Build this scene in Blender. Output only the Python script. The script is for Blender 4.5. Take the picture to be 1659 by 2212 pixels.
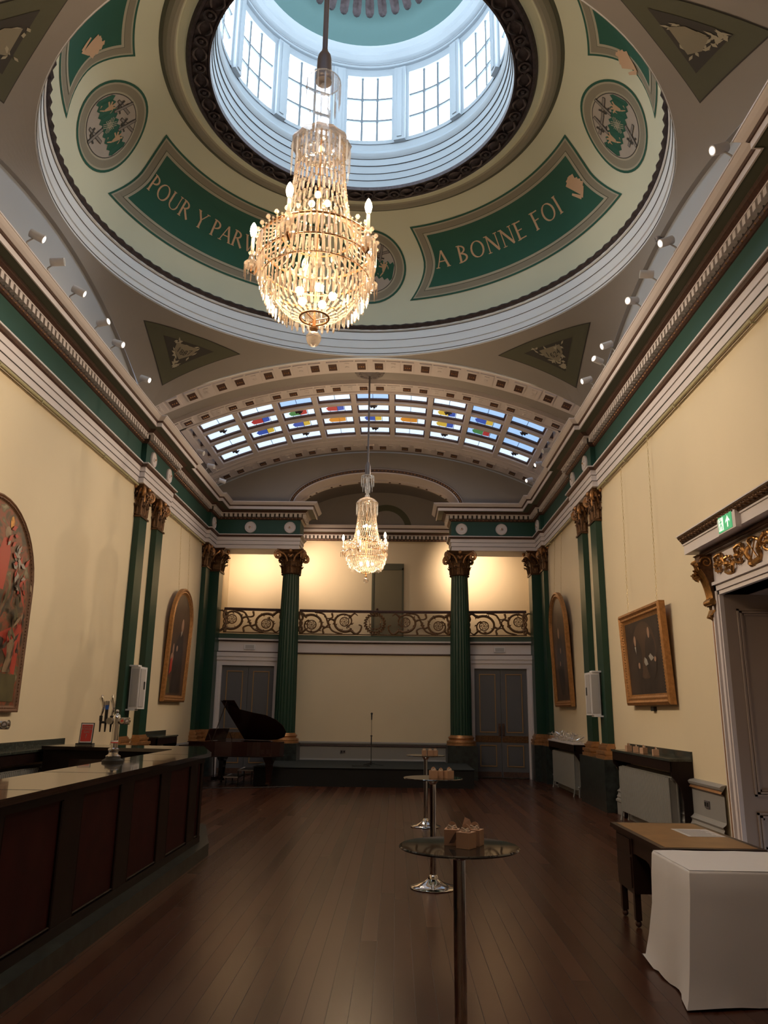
import bpy, bmesh, math, random
from math import sin, cos, pi, radians as rad, sqrt, hypot, atan2
from mathutils import Vector, Matrix
random.seed(7)
for o in list(bpy.data.objects): bpy.data.objects.remove(o)
S = bpy.context.scene
COL = S.collection
# ---------------------------------------------------------------- camera, world, exposure
CAMR = [[0.9997923, -0.0090012, 0.0182866], [0.015441, -0.2511344, -0.967829], [0.013304, 0.9679104, -0.2509433]]
cd = bpy.data.cameras.new('camera'); cam = bpy.data.objects.new('camera', cd); COL.objects.link(cam)
cd.sensor_fit = 'VERTICAL'; cd.sensor_height = 24.0; cd.lens = 24.0 * 1661.0 / 2212.0
cd.clip_start = 0.05; cd.clip_end = 200
cam.matrix_world = Matrix([[*CAMR[0], 0.0], [*CAMR[1], 0.0], [*CAMR[2], 1.7], [0, 0, 0, 1]])
S.camera = cam
S.view_settings.view_transform = 'Standard'; S.view_settings.look = 'None'
S.view_settings.exposure = 0.22; S.view_settings.gamma = 1.0; S.view_settings.use_curve_mapping = False
W = bpy.data.worlds.new('world'); S.world = W; W.use_nodes = True
W.node_tree.nodes['Background'].inputs[0].default_value = (0.75, 0.86, 1.0, 1)
W.node_tree.nodes['Background'].inputs[1].default_value = 1.0
SKY_PANE = 6.5        # brightness of the daylight in the lantern windows
VAULT_PANE = 1.05      # and in the vault skylights
BULB_W = 100.0         # each candle bulb
BOWL_W = 28.0         # lamps inside each chandelier bowl
SPOT_W = 220.0        # gallery wall lights
CANDLE_COL = (1.0, 0.72, 0.44)
CORNICE_W = 330.0     # each lit cornice spotlight

# ---------------------------------------------------------------- geometry constants
XC = -0.63; HW = 4.675; XL = XC - HW; XR = XC + HW
YD = 10.3; A = 4.6; RB = 10.3; ZA = 8.93
def vault(x): return ZA - (RB - sqrt(RB * RB - (x - XC) ** 2))

# ---------------------------------------------------------------- materials
def mat(name, col, rough=0.6, metal=0.0, vary=0.0, vscale=3.0, bump=0.0, bscale=40.0, emit=None, es=0.0, spec=0.5, col2=None, coat=0.0):
    m = bpy.data.materials.new(name); m.use_nodes = True
    n = m.node_tree.nodes; l = m.node_tree.links; b = n['Principled BSDF']
    b.inputs['Base Color'].default_value = (*col, 1); b.inputs['Roughness'].default_value = rough
    b.inputs['Metallic'].default_value = metal; b.inputs['Specular IOR Level'].default_value = spec
    b.inputs['Coat Weight'].default_value = coat
    if emit: b.inputs['Emission Color'].default_value = (*emit, 1); b.inputs['Emission Strength'].default_value = es
    if vary or bump:
        tc = n.new('ShaderNodeTexCoord')
    if vary:
        t = n.new('ShaderNodeTexNoise'); t.inputs['Scale'].default_value = vscale; t.inputs['Detail'].default_value = 5
        l.new(tc.outputs['Object'], t.inputs['Vector'])
        r = n.new('ShaderNodeValToRGB'); r.color_ramp.elements[0].position = .3; r.color_ramp.elements[1].position = .7
        c2 = col2 or tuple(c * (1 - vary) for c in col)
        r.color_ramp.elements[0].color = (*c2, 1); r.color_ramp.elements[1].color = (*col, 1)
        l.new(t.outputs['Fac'], r.inputs['Fac']); l.new(r.outputs['Color'], b.inputs['Base Color'])
    if bump:
        t2 = n.new('ShaderNodeTexNoise'); t2.inputs['Scale'].default_value = bscale; t2.inputs['Detail'].default_value = 3
        l.new(tc.outputs['Object'], t2.inputs['Vector'])
        bp = n.new('ShaderNodeBump'); bp.inputs['Strength'].default_value = bump; bp.inputs['Distance'].default_value = .02
        l.new(t2.outputs['Fac'], bp.inputs['Height']); l.new(bp.outputs['Normal'], b.inputs['Normal'])
    return m
M = {}
M['cream'] = mat('cream_wall', (.74, .62, .43), .55, vary=.05, vscale=.8)
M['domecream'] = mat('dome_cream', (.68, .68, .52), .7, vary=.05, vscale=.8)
M['white'] = mat('lilac_white_trim', (.66, .60, .60), .5)
M['dwhite'] = mat('dome_white', (.86, .88, .93), .5)
M['lantbar'] = mat('lantern_bar_backlit', (.16, .19, .22), .5)  # backlit look of the bars put into a darker colour
M['lantdim'] = mat('lantern_white_dimmed', (.40, .45, .50), .5)  # dome white darkened in colour so the window glare does not bleach it
M['line'] = mat('dark_line', (.05, .045, .04), .7)
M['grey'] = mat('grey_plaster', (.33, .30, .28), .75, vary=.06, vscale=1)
M['bluegrey'] = mat('lunette_bluelit', (.46, .48, .52), .75)  # blue daylight on the lunette walls mixed into the plaster colour
M['green'] = mat('green_paint', (.007, .044, .027), .38, vary=.12, vscale=2)
M['frieze'] = mat('frieze_green', (.014, .062, .047), .5)
M['pgreen'] = mat('panel_green', (.012, .10, .066), .6, vary=.08, vscale=2)
M['olive'] = mat('olive_paint', (.10, .10, .065), .7)
M['taupe'] = mat('taupe_band', (.27, .24, .18), .7)
M['taupe2'] = mat('light_taupe_line', (.42, .38, .29), .7)
M['gold'] = mat('bronze_gilt', (.15, .075, .034), .42, .7, vary=.55, vscale=25, bump=.3, bscale=60)
M['goldlight'] = mat('copper_gilt', (.52, .27, .12), .38, .6, vary=.3, vscale=15)
M['giltbright'] = mat('bright_gilt', (.55, .29, .10), .34, .85, vary=.5, vscale=22)
M['scroll'] = mat('gallery_scroll_gilt', (.26, .14, .065), .45, .4, vary=.5, vscale=22)
M['bronze'] = mat('dark_bronze', (.075, .055, .06), .45, .5, vary=.5, vscale=18)
M['brown'] = mat('brown_moulding', (.10, .045, .03), .5, vary=.5, vscale=30)
M['pink'] = mat('painted_gilt_letter', (.62, .40, .25), .6)
M['pinkgrey'] = mat('painted_shield', (.44, .38, .33), .7, vary=.1)
M['steel'] = mat('painted_sword', (.25, .22, .2), .6)
M['skin'] = mat('painted_hand', (.5, .33, .2), .6)
M['marble'] = mat('dark_marble', (.035, .045, .042), .3, vary=.6, vscale=9, col2=(.012, .014, .014))
M['marblegreen'] = mat('green_marble_shelf', (.05, .06, .05), .15, vary=.7, vscale=30, col2=(.02, .02, .018))
M['dado'] = mat('grey_dado', (.26, .25, .24), .5)
M['doorgrey'] = mat('grey_door', (.095, .095, .105), .5)
M['doorgold'] = mat('door_gilt_line', (.30, .17, .07), .5)
M['doortaupe'] = mat('taupe_door', (.33, .26, .22), .5)
M['mahog'] = mat('mahogany', (.014, .0055, .0045), .42, spec=.22, vary=.4, vscale=6)
M['mahogpanel'] = mat('red_mahogany_panel', (.040, .007, .007), .5, spec=.15, vary=.35, vscale=5)
M['bartop'] = mat('polished_bar_top', (.03, .017, .012), .13, coat=.6, vary=.2, vscale=8)
M['piano'] = mat('piano_case', (.028, .010, .008), .16, coat=.6)
M['black'] = mat('black_finish', (.012, .012, .012), .5)
M['stage'] = mat('stage_carpet', (.028, .036, .038), .95, bump=.5, bscale=200)
M['stageside'] = mat('stage_drape', (.008, .008, .009), .9)
M['chrome'] = mat('chrome', (.62, .60, .58), .08, 1.0)
M['steelgrey'] = mat('steel_rod', (.22, .20, .21), .4, .6)
M['glasstop'] = mat('dark_glass_top', (.02, .02, .018), .03, 0, spec=.9)
M['card'] = mat('kraft_card', (.50, .30, .19), .75, vary=.08)
M['ribbon'] = mat('cream_ribbon', (.75, .66, .55), .6)
M['cloth'] = mat('white_tablecloth', (.86, .85, .88), .85, bump=.15, bscale=6)
M['desktop'] = mat('worn_leather_top', (.36, .19, .07), .4, vary=.3, vscale=4)
M['deskwood'] = mat('dark_desk_wood', (.035, .014, .010), .4, vary=.3)
M['paper'] = mat('paper', (.75, .72, .72), .7)
M['ink'] = mat('printed_ink', (.3, .29, .29), .8)
M['plastic'] = mat('white_plastic', (.70, .68, .70), .4)
M['meshgrey'] = mat('grey_grille', (.42, .40, .40), .6)
M['brass'] = mat('brass_chain', (.55, .42, .22), .35, .9)
M['rail'] = mat('olive_rail', (.42, .38, .22), .5)
M['rad'] = mat('radiator_paint', (.24, .235, .22), .5)
M['frame'] = mat('gilt_frame', (.50, .24, .085), .42, .55, vary=.35, vscale=18, bump=.25, bscale=50)
M['framebrown'] = mat('brown_frame', (.22, .11, .06), .5, vary=.3, vscale=10)
M['red'] = mat('red_print', (.60, .05, .04), .5)
M['blue'] = mat('blue_badge', (.03, .12, .5), .3)
M['exit'] = mat('exit_green', (.02, .30, .12), .4, emit=(.03, .45, .18), es=.5)
M['exitw'] = mat('exit_white', (.8, .85, .8), .4, emit=(.75, .9, .8), es=.6)
M['tinsel'] = mat('silver_tinsel', (.8, .78, .76), .2, .8)
M['bulb'] = mat('lit_bulb', (1, .9, .7), .4, emit=(1.0, .83, .52), es=26)
M['lens'] = mat('lit_spot_lens', (1, .9, .8), .4, emit=(1.0, .90, .78), es=2.6)
M['lensoff'] = mat('spot_lens_unlit', (.5, .5, .5), .3)
M['pane'] = mat('daylit_pane', (.8, .85, .9), .3, emit=(.80, .92, 1.0), es=SKY_PANE)
M['vpane'] = mat('vault_pane', (.5, .6, .7), .3, emit=(.62, .78, 1.0), es=VAULT_PANE)
M['vpaneblue'] = mat('vault_pane_blue', (.3, .45, .6), .3, emit=(.38, .62, 1.0), es=VAULT_PANE * .75)
for nm, c in dict(sblue=(.05, .12, .6), sred=(.5, .05, .05), sorange=(.8, .35, .04), syellow=(.8, .6, .08), sgreen=(.08, .3, .1)).items():
    M[nm] = mat('stained_' + nm[1:], c, .3, emit=c, es=.4)
M['lantgreen'] = mat('lantern_green', (.10, .19, .19), .7)
def canvas(name, stops, scale=4, seed=0):
    m = bpy.data.materials.new(name); m.use_nodes = True
    n = m.node_tree.nodes; l = m.node_tree.links; b = n['Principled BSDF']; b.inputs['Roughness'].default_value = .4
    tc = n.new('ShaderNodeTexCoord'); t = n.new('ShaderNodeTexNoise'); t.inputs['Scale'].default_value = scale; t.inputs['Detail'].default_value = 6
    t.inputs['Distortion'].default_value = 1.2
    r = n.new('ShaderNodeValToRGB'); e = r.color_ramp.elements
    e[0].position = stops[0][0]; e[0].color = (*stops[0][1], 1); e[1].position = stops[-1][0]; e[1].color = (*stops[-1][1], 1)
    for p, c in stops[1:-1]:
        q = e.new(p); q.color = (*c, 1)
    l.new(tc.outputs['Object'], t.inputs['Vector']); l.new(t.outputs['Fac'], r.inputs['Fac']); l.new(r.outputs['Color'], b.inputs['Base Color'])
    return m
M['oildark'] = canvas('oil_dark', [(.3, (.02, .014, .012)), (.7, (.055, .036, .028))], 2)
M['oilbrown'] = canvas('oil_brown', [(.3, (.06, .035, .022)), (.7, (.10, .055, .035))], 2)
M['oilmix'] = canvas('oil_busy', [(.3, (.03, .03, .025)), (.45, (.10, .06, .03)), (.53, (.26, .06, .03)), (.6, (.12, .09, .045)), (.72, (.30, .25, .16))], 3.2)
M['oilflesh'] = mat('oil_flesh', (.36, .21, .14), .4)
M['oilwhite'] = mat('oil_white', (.33, .29, .25), .4)
M['oilred'] = mat('oil_red', (.42, .05, .03), .4)
M['oilstone'] = mat('oil_stone', (.30, .20, .12), .4, vary=.3, vscale=9)
M['oilolive'] = mat('oil_olive', (.11, .09, .04), .4, vary=.3, vscale=5)
def crystal(name, tint, trans=.32):
    m = bpy.data.materials.new(name); m.use_nodes = True
    n = m.node_tree.nodes; l = m.node_tree.links; n.remove(n['Principled BSDF']); out = n['Material Output']
    tr = n.new('ShaderNodeBsdfTransparent'); gl = n.new('ShaderNodeBsdfGlossy'); tl = n.new('ShaderNodeBsdfTranslucent')
    tr.inputs[0].default_value = (.92, .93, .95, 1); gl.inputs['Roughness'].default_value = .08; tl.inputs[0].default_value = (*tint, 1)
    m1 = n.new('ShaderNodeMixShader'); m2 = n.new('ShaderNodeMixShader'); m1.inputs[0].default_value = .5; m2.inputs[0].default_value = 1 - trans
    l.new(gl.outputs[0], m1.inputs[1]); l.new(tl.outputs[0], m1.inputs[2]); l.new(tr.outputs[0], m2.inputs[1]); l.new(m1.outputs[0], m2.inputs[2]); l.new(m2.outputs[0], out.inputs[0])
    return m
M['crystal'] = crystal('cut_crystal', (.56, .46, .36)); M['crystalc'] = crystal('clear_crystal', (.85, .88, .92), .55)
def floor_mat():
    m = bpy.data.materials.new('floorboards'); m.use_nodes = True
    n = m.node_tree.nodes; l = m.node_tree.links; b = n['Principled BSDF']; b.inputs['Specular IOR Level'].default_value = .32
    def mth(op, a, c=None, d=None):
        q = n.new('ShaderNodeMath'); q.operation = op
        for i, x in enumerate((a, c, d)):
            if x is None: continue
            if hasattr(x, 'links'): l.new(x, q.inputs[i])
            else: q.inputs[i].default_value = x
        return q.outputs[0]
    tc = n.new('ShaderNodeTexCoord'); sx = n.new('ShaderNodeSeparateXYZ'); l.new(tc.outputs['Object'], sx.inputs[0])
    u = mth('DIVIDE', sx.outputs[0], .13); row = mth('FLOOR', u); fr = mth('FRACT', u)
    wn0 = n.new('ShaderNodeTexWhiteNoise'); wn0.noise_dimensions = '1D'; l.new(row, wn0.inputs['W'])
    v = mth('ADD', mth('DIVIDE', sx.outputs[1], 4.5), mth('MULTIPLY', wn0.outputs[0], 7.3)); seg = mth('FLOOR', v)
    wn = n.new('ShaderNodeTexWhiteNoise'); wn.noise_dimensions = '1D'; l.new(mth('ADD', mth('MULTIPLY', seg, 17.13), mth('MULTIPLY', row, 3.71)), wn.inputs['W'])
    mp2 = n.new('ShaderNodeMapping'); mp2.inputs['Scale'].default_value = (7, .35, 1); l.new(tc.outputs['Object'], mp2.inputs['Vector'])
    nz = n.new('ShaderNodeTexNoise'); nz.inputs['Scale'].default_value = 2.2; nz.inputs['Detail'].default_value = 4; l.new(mp2.outputs[0], nz.inputs['Vector'])
    f = mth('ADD', mth('MULTIPLY', wn.outputs[0], .65), mth('MULTIPLY', nz.outputs['Fac'], .45))
    r = n.new('ShaderNodeValToRGB'); r.color_ramp.elements[0].position = .15; r.color_ramp.elements[1].position = .95
    r.color_ramp.elements[0].color = (.046, .0155, .009, 1); r.color_ramp.elements[1].color = (.082, .029, .016, 1); l.new(f, r.inputs['Fac'])
    gap = mth('LESS_THAN', mth('ABSOLUTE', mth('SUBTRACT', fr, .5)), .482)
    mx = n.new('ShaderNodeMix'); mx.data_type = 'RGBA'; l.new(gap, mx.inputs[0]); mx.inputs[6].default_value = (.022, .009, .006, 1); l.new(r.outputs['Color'], mx.inputs[7])
    l.new(mx.outputs[2], b.inputs['Base Color'])
    l.new(mth('ADD', mth('MULTIPLY', wn.outputs[0], .04), mth('ADD', .25, mth('MULTIPLY', mth('SUBTRACT', 1.0, gap), .15))), b.inputs['Roughness'])
    return m
M['floor'] = floor_mat()

# ---------------------------------------------------------------- mesh builder
class MB:
    def __init__(s): s.v = []; s.f = []; s.mi = []; s.cur = 0; s.mats = []
    def use(s, k):
        if k not in s.mats: s.mats.append(k)
        s.cur = s.mats.index(k); return s
    def face(s, idx): s.f.append(idx); s.mi.append(s.cur)
    def poly(s, pts):
        b = len(s.v); s.v += [tuple(p) for p in pts]; s.face(list(range(b, b + len(pts)))); return s
    def box(s, x0, x1, y0, y1, z0, z1):
        b = len(s.v); s.v += [(x, y, z) for z in (z0, z1) for x, y in ((x0, y0), (x1, y0), (x1, y1), (x0, y1))]
        for q in ((0, 3, 2, 1), (4, 5, 6, 7), (0, 1, 5, 4), (1, 2, 6, 5), (2, 3, 7, 6), (3, 0, 4, 7)): s.face([b + i for i in q])
        return s
    def obox(s, c, ux, uy, uz, hx, hy, hz):
        c = Vector(c); ux = Vector(ux) * hx; uy = Vector(uy) * hy; uz = Vector(uz) * hz; b = len(s.v)
        s.v += [tuple(c + ux * i + uy * j + uz * k) for k in (-1, 1) for i, j in ((-1, -1), (1, -1), (1, 1), (-1, 1))]
        for q in ((0, 3, 2, 1), (4, 5, 6, 7), (0, 1, 5, 4), (1, 2, 6, 5), (2, 3, 7, 6), (3, 0, 4, 7)): s.face([b + i for i in q])
        return s
    def grid(s, rows, closeu=False, closev=False):
        b = len(s.v); nr = len(rows); nc = len(rows[0])
        for r in rows: s.v += [tuple(p) for p in r]
        for i in range(nr if closev else nr - 1):
            for j in range(nc if closeu else nc - 1):
                i2 = (i + 1) % nr; j2 = (j + 1) % nc
                s.face([b + i * nc + j, b + i * nc + j2, b + i2 * nc + j2, b + i2 * nc + j])
        return s
    def cap(s, ring): return s.poly(ring)
    def tube(s, path, r, n=6, closed=False, caps=True):
        P = [Vector(p) for p in path]; rows = []; m = len(P); up = None
        for i in range(m):
            a = P[i - 1] if (i or closed) else P[i]; c = P[(i + 1) % m] if (i < m - 1 or closed) else P[i]
            t = (c - a)
            if t.length < 1e-9: t = Vector((0, 0, 1))
            t.normalize()
            if up is None:
                up = Vector((0, 0, 1)) if abs(t.z) < .9 else Vector((1, 0, 0))
            u = t.cross(up)
            if u.length < 1e-6: u = t.orthogonal()
            u.normalize(); w = u.cross(t).normalized(); up = w
            rr = r[i] if isinstance(r, (list, tuple)) else r
            rows.append([P[i] + (u * cos(2 * pi * k / n) + w * sin(2 * pi * k / n)) * rr for k in range(n)])
        s.grid(rows, closeu=True, closev=closed)
        if caps and not closed: s.cap(rows[0]); s.cap(rows[-1])
        return s
    def cyl(s, p0, p1, r0, r1=None, n=12): return s.tube([p0, p1], [r0, r0 if r1 is None else r1], n)
    def lathe(s, prof, cx=0, cy=0, n=24, mod=None, a0=0, a1=2 * pi, cap=False):
        full = abs(a1 - a0 - 2 * pi) < 1e-6; k = n if full else n + 1; rows = []
        for r, z in prof:
            row = []
            for i in range(k):
                a = a0 + (a1 - a0) * i / n; q = r * (mod(a) if mod else 1); row.append((cx + q * cos(a), cy + q * sin(a), z))
            rows.append(row)
        s.grid(rows, closeu=full)
        if cap: s.cap(rows[0]); s.cap(rows[-1])
        return s
    def ball(s, c, r, n=10, m=6, sz=1.0):
        rows = [[(c[0] + r * sin(pi * i / m) * cos(2 * pi * j / n), c[1] + r * sin(pi * i / m) * sin(2 * pi * j / n), c[2] - r * sz * cos(pi * i / m)) for j in range(n)] for i in range(1, m)]
        s.grid(rows, closeu=True); s.cap(rows[0]); s.cap(rows[-1]); return s
    def prism(s, pts, d):           # polygon pts extruded by vector d
        d = Vector(d); a = [Vector(p) for p in pts]; b = [p + d for p in a]; s.poly(a); s.poly(b[::-1]); s.grid([a, b], closeu=True); return s
    def mirror(s):
        s.v = [(2 * XC - x, y, z) for x, y, z in s.v]; return s
    def copyfrom(s, o, f=lambda p: p):
        b = len(s.v); s.v += [f(p) for p in o.v]
        for fc, mi in zip(o.f, o.mi): s.use(o.mats[mi]); s.face([b + i for i in fc])
        return s
    def build(s, name, k=None, parent=None, smooth=False, label=None, local=False, struct=False, ang=35):
        me = bpy.data.meshes.new(name)
        off = Vector((0, 0, 0))
        if parent is not None and not local:
            p = parent
            while p is not None: off += p.location; p = p.parent
        me.from_pydata([(x - off.x, y - off.y, z - off.z) for x, y, z in s.v], [], s.f)
        mats = s.mats if k is None else [k]
        for q in mats: me.materials.append(M[q])
        if k is None: me.polygons.foreach_set('material_index', s.mi)
        bm = bmesh.new(); bm.from_mesh(me); bmesh.ops.recalc_face_normals(bm, faces=bm.faces[:]); bm.to_mesh(me); bm.free()
        if smooth:
            me.polygons.foreach_set('use_smooth', [True] * len(me.polygons))
            try: me.set_sharp_from_angle(angle=rad(ang))
            except Exception: pass
        me.update()
        o = bpy.data.objects.new(name, me); COL.objects.link(o)
        if parent is not None: o.parent = parent
        if label: o['label'] = label
        if struct: o['kind'] = 'structure'
        return o
def T(name, label, cat, loc=(0, 0, 0), rz=0, group=None):
    o = bpy.data.objects.new(name, None); COL.objects.link(o); o.location = loc; o.rotation_euler = (0, 0, rz); o.empty_display_size = .1
    o['label'] = label; o['category'] = cat
    if group: o['group'] = group
    return o
def tag(o, label, cat, group=None):
    o['label'] = label; o['category'] = cat
    if group: o['group'] = group
    return o
def ST(name, loc=(0, 0, 0)):
    o = bpy.data.objects.new(name, None); COL.objects.link(o); o.location = loc; o['kind'] = 'structure'; return o
def copy_tree(o, parent=None):
    c = o.copy(); COL.objects.link(c)
    if parent: c.parent = parent
    for ch in list(o.children): copy_tree(ch, c)
    return c
def dup(o, loc, rz, label, mirror=False):
    c = copy_tree(o); c.location = loc; c.rotation_euler = (0, 0, rz); c['label'] = label
    return c
def light(name, kind, loc, e, col, size=.05, parent=None, rot=None, **kw):
    d = bpy.data.lights.new(name, kind); d.energy = e; d.color = col
    if kind in ('POINT', 'SPOT'): d.shadow_soft_size = size
    for k, v in kw.items(): setattr(d, k, v)
    o = bpy.data.objects.new(name, d); COL.objects.link(o); o.location = loc
    if rot: o.rotation_euler = rot
    if parent: o.parent = parent
    return o
def offp(path, p):
    out = []; n = len(path)
    for i, (x, y) in enumerate(path):
        ns = []
        for a, b in ((i - 1, i), (i, i + 1)):
            if 0 <= a and b < n:
                dx, dy = path[b][0] - path[a][0], path[b][1] - path[a][1]; L = hypot(dx, dy); ns.append((dy / L, -dx / L))
        if len(ns) == 1: m = ns[0]
        else:
            d = 1 + ns[0][0] * ns[1][0] + ns[0][1] * ns[1][1]; m = ((ns[0][0] + ns[1][0]) / d, (ns[0][1] + ns[1][1]) / d)
        out.append((x + m[0] * p, y + m[1] * p))
    return out
def run(mb, path, prof, caps=True):
    rows = [[(x, y, z) for x, y in offp(path, p)] for p, z in prof]
    mb.grid(rows)
    if caps: mb.poly([r[0] for r in rows]); mb.poly([r[-1] for r in rows])
def along(path, p, step):           # points along an offset path, with direction
    q = offp(path, p)
    for (x0, y0), (x1, y1) in zip(q, q[1:]):
        L = hypot(x1 - x0, y1 - y0)
        k = int(L / step)
        if k < 1: continue
        for i in range(k):
            t = (i + .5) / k; yield x0 + (x1 - x0) * t, y0 + (y1 - y0) * t, (x1 - x0) / L, (y1 - y0) / L, L / k

# ================================================================= SETTING
Y0 = -3.5; YW = 23.9; ZG = 3.6
MB().box(XL - .3, XR + .3, Y0 - .3, YW + .3, -.2, 0).build('floor', 'floor', struct=True)
MB().box(XL - .3, XL, Y0, YW, 0, 7.6).build('wall_left', 'cream', struct=True)
DY0, DY1, DZ = 7.36, 9.56, 3.16     # doorway in the right wall
w = MB(); w.box(XR, XR + .3, Y0, DY0, 0, 7.6).box(XR, XR + .3, DY1, YW, 0, 7.6).box(XR, XR + .3, DY0, DY1, DZ, 7.6); w.build('wall_right', 'cream', struct=True)
MB().box(XL - .3, XR + .3, Y0 - .3, Y0, 0, 9.6).build('wall_near', 'cream', struct=True)
MB().box(XL - .3, XR + .3, YW, YW + .3, 0, 9.6).build('wall_gallery', 'cream', struct=True)
def gy(x): return 22.05 - .38 * ((x - XC) / 4.4) ** 2       # plan curve of the gallery front
def arcx(x0, x1, n=24, dy=0.0): return [(x0 + (x1 - x0) * i / n, gy(x0 + (x1 - x0) * i / n) + dy) for i in range(n + 1)]
# lower curved back wall and the gallery floor over it
w = MB(); P = arcx(XL, XR, 40)
w.use('cream').grid([[(x, y, 0) for x, y in P], [(x, y, ZG - .05) for x, y in P]])
w.grid([[(x, y + .3, 0) for x, y in P], [(x, y + .3, ZG - .05) for x, y in P]]); w.build('wall_back', struct=True)
w = MB(); w.use('taupe').grid([[(x, y - .05, ZG) for x, y in P], [(x, YW, ZG) for x, y in P]]).grid([[(x, y + .05, ZG - .12) for x, y in P], [(x, YW, ZG - .12) for x, y in P]])
w.build('gallery_floor', struct=True)
# gallery fascia mouldings
w = MB(); path = arcx(XL + .1, XR - .1, 40)
w.use('white'); run(w, path, [(0, 2.9), (.04, 2.9), (.04, 3.22), (.0, 3.22)]) if False else None
w.use('brown'); run(w, path, [(0, 3.235), (.03, 3.235), (.045, 3.25), (.045, 3.275), (0, 3.275)])
w.use('white'); run(w, path, [(0, 3.275), (.03, 3.275), (.03, 3.52), (.05, 3.54), (0, 3.54)])
w.use('brown'); run(w, path, [(0, 3.54), (.05, 3.54), (.06, 3.575), (0, 3.575)])
for x, y, dx, dy, L in along(path, .065, .055): w.ball((x, y, 3.557), .02, 6, 4)
w.use('white'); run(w, path, [(0, 3.575), (.12, 3.575), (.13, 3.60), (.13, 3.62), (0, 3.62)])
w.use('green'); run(w, path, [(0, 3.62), (.10, 3.62), (.10, 3.74), (.07, 3.76), (-.12, 3.76)])
w.build('trim_1', struct=True)

# ---- entablature -------------------------------------------------
PA = [(0, 6.08), (.09, 6.08), (.09, 6.188), (.083, 6.188), (.083, 6.196), (.105, 6.196), (.105, 6.302), (.098, 6.302), (.098, 6.31), (.12, 6.31), (.12, 6.405)]
PM = [(.12, 6.405), (.15, 6.42), (.17, 6.455)]
PM2 = [(.17, 6.455), (.19, 6.455), (.19, 6.48), (.10, 6.48)]
PF = [(.10, 6.48), (.10, 6.905)]
PB = [(.10, 6.905), (.12, 6.91), (.15, 6.93), (.16, 6.955), (.16, 6.965)]
PD = [(.16, 6.965), (.165, 6.965), (.165, 7.065), (.245, 7.065), (.245, 7.085)]
PE = [(.245, 7.085), (.26, 7.09), (.30, 7.11), (.325, 7.135)]
PS = [(.325, 7.135), (.325, 7.14), (.47, 7.14), (.47, 7.125)]
PC = [(.47, 7.125), (.49, 7.125), (.49, 7.205)]
PR = [(.49, 7.205), (.505, 7.21), (.52, 7.235)]
PY = [(.52, 7.235), (.53, 7.24), (.56, 7.26), (.59, 7.29), (.60, 7.305), (.61, 7.305), (.61, 7.325), (.05, 7.325), (0, 7.325)]
def entab(path, discs, mirror=False, name='trim', arch=True):
    w = MB()
    if arch:
        w.use('white'); run(w, path, PA)
        w.use('line')
        for z in (6.192, 6.306): run(w, path, [(.08, z - .004), (.10, z - .004), (.10, z + .004), (.08, z + .004)])
        w.use('brown'); run(w, path, PM); w.use('white'); run(w, path, PM2); w.use('frieze'); run(w, path, PF)
    w.use('brown'); run(w, path, PB); w.use('line'); run(w, path, PD[:3]); w.use('white'); run(w, path, PD[2:]); w.use('brown'); run(w, path, PE)
    w.use('olive'); run(w, path, PS); w.use('white'); run(w, path, PC); w.use('brown'); run(w, path, PR); w.use('white'); run(w, path, PY)
    w.use('white')
    for x, y, dx, dy, L in along(path, .165, .125):
        w.obox((x + dy * .038, y - dx * .038, 7.018), (dx, dy, 0), (dy, -dx, 0), (0, 0, 1), L * .29, .038, .046)
    w.use('goldlight')
    for x, y, dx, dy, L in along(path, .15, .11): w.ball((x, y, 6.935), .017, 5, 3)
    if mirror: w.mirror()
    t = w.build(name, struct=True)
    for (x, y, nx, ny) in discs:
        if mirror: x = 2 * XC - x; nx = -nx
        d = MB(); n = Vector((nx, ny, 0)); u = Vector((-ny, nx, 0))
        rows = []
        for r, h in ((.165, 0), (.165, .03), (.15, .045), (.14, .03), (.125, .03), (.115, .04), (.08, .035), (.05, .03), (.045, .045), (.03, .06), (.005, .065)):
            rows.append([Vector((x, y, 6.69)) + n * h + (u * cos(2 * pi * i / 28) + Vector((0, 0, 1)) * sin(2 * pi * i / 28)) * r for i in range(28)])
        d.use('white').grid(rows, closeu=True)
        d.use('line').lathe([(0, 0)], n=3) if False else None
        do = d.build('frieze_roundel', parent=t, smooth=True, ang=50)
        e = MB(); e.ball((x + nx * .06, y + ny * .06, 6.69), .022, 8, 6); e.build('boss', 'goldlight', parent=do)
    return t
RJ = .10
sidepath = [(XL, -3.4), (XL, 4.30), (XL + RJ, 4.30), (XL + RJ, 6.02), (XL, 6.02), (XL, 14.80), (XL + RJ, 14.80), (XL + RJ, 16.55), (XL, 16.55), (XL, 20.36), (XL + RJ, 20.36), (XL + RJ, 21.2), (-2.86, 21.2), (-2.86, 21.92)]
fx = XL + RJ + .10; dl = [(fx, 15.12, 1, 0), (fx, 16.24, 1, 0), (fx, 20.62, 1, 0), (-4.17, 21.1, 0, -1), (-3.05, 21.1, 0, -1), (fx, 4.65, 1, 0), (fx, 5.7, 1, 0)]
entab(sidepath, dl, False, 'trim_2'); entab(sidepath, dl, True, 'trim_3')
# architrave soffits over the side bays, and the gallery's back cornice
w = MB()
for mir in (0, 1):
    q = MB(); q.use('white').box(XL, -2.78, 21.2, 21.92, 6.075, 6.5)
    q.use('grey').box(XL, -3.35, 21.92, YW, 7.18, 7.3).box(-3.45, -3.3, 21.92, YW, 7.18, 7.6).box(XL, -2.95, 21.28, 21.88, 6.5, 7.3)
    if mir: q.mirror()
    w.copyfrom(q)
w.build('trim_4', struct=True)
entab([(XL, YW), (XR, YW)], [], False, 'trim_5', arch=False)

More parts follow.
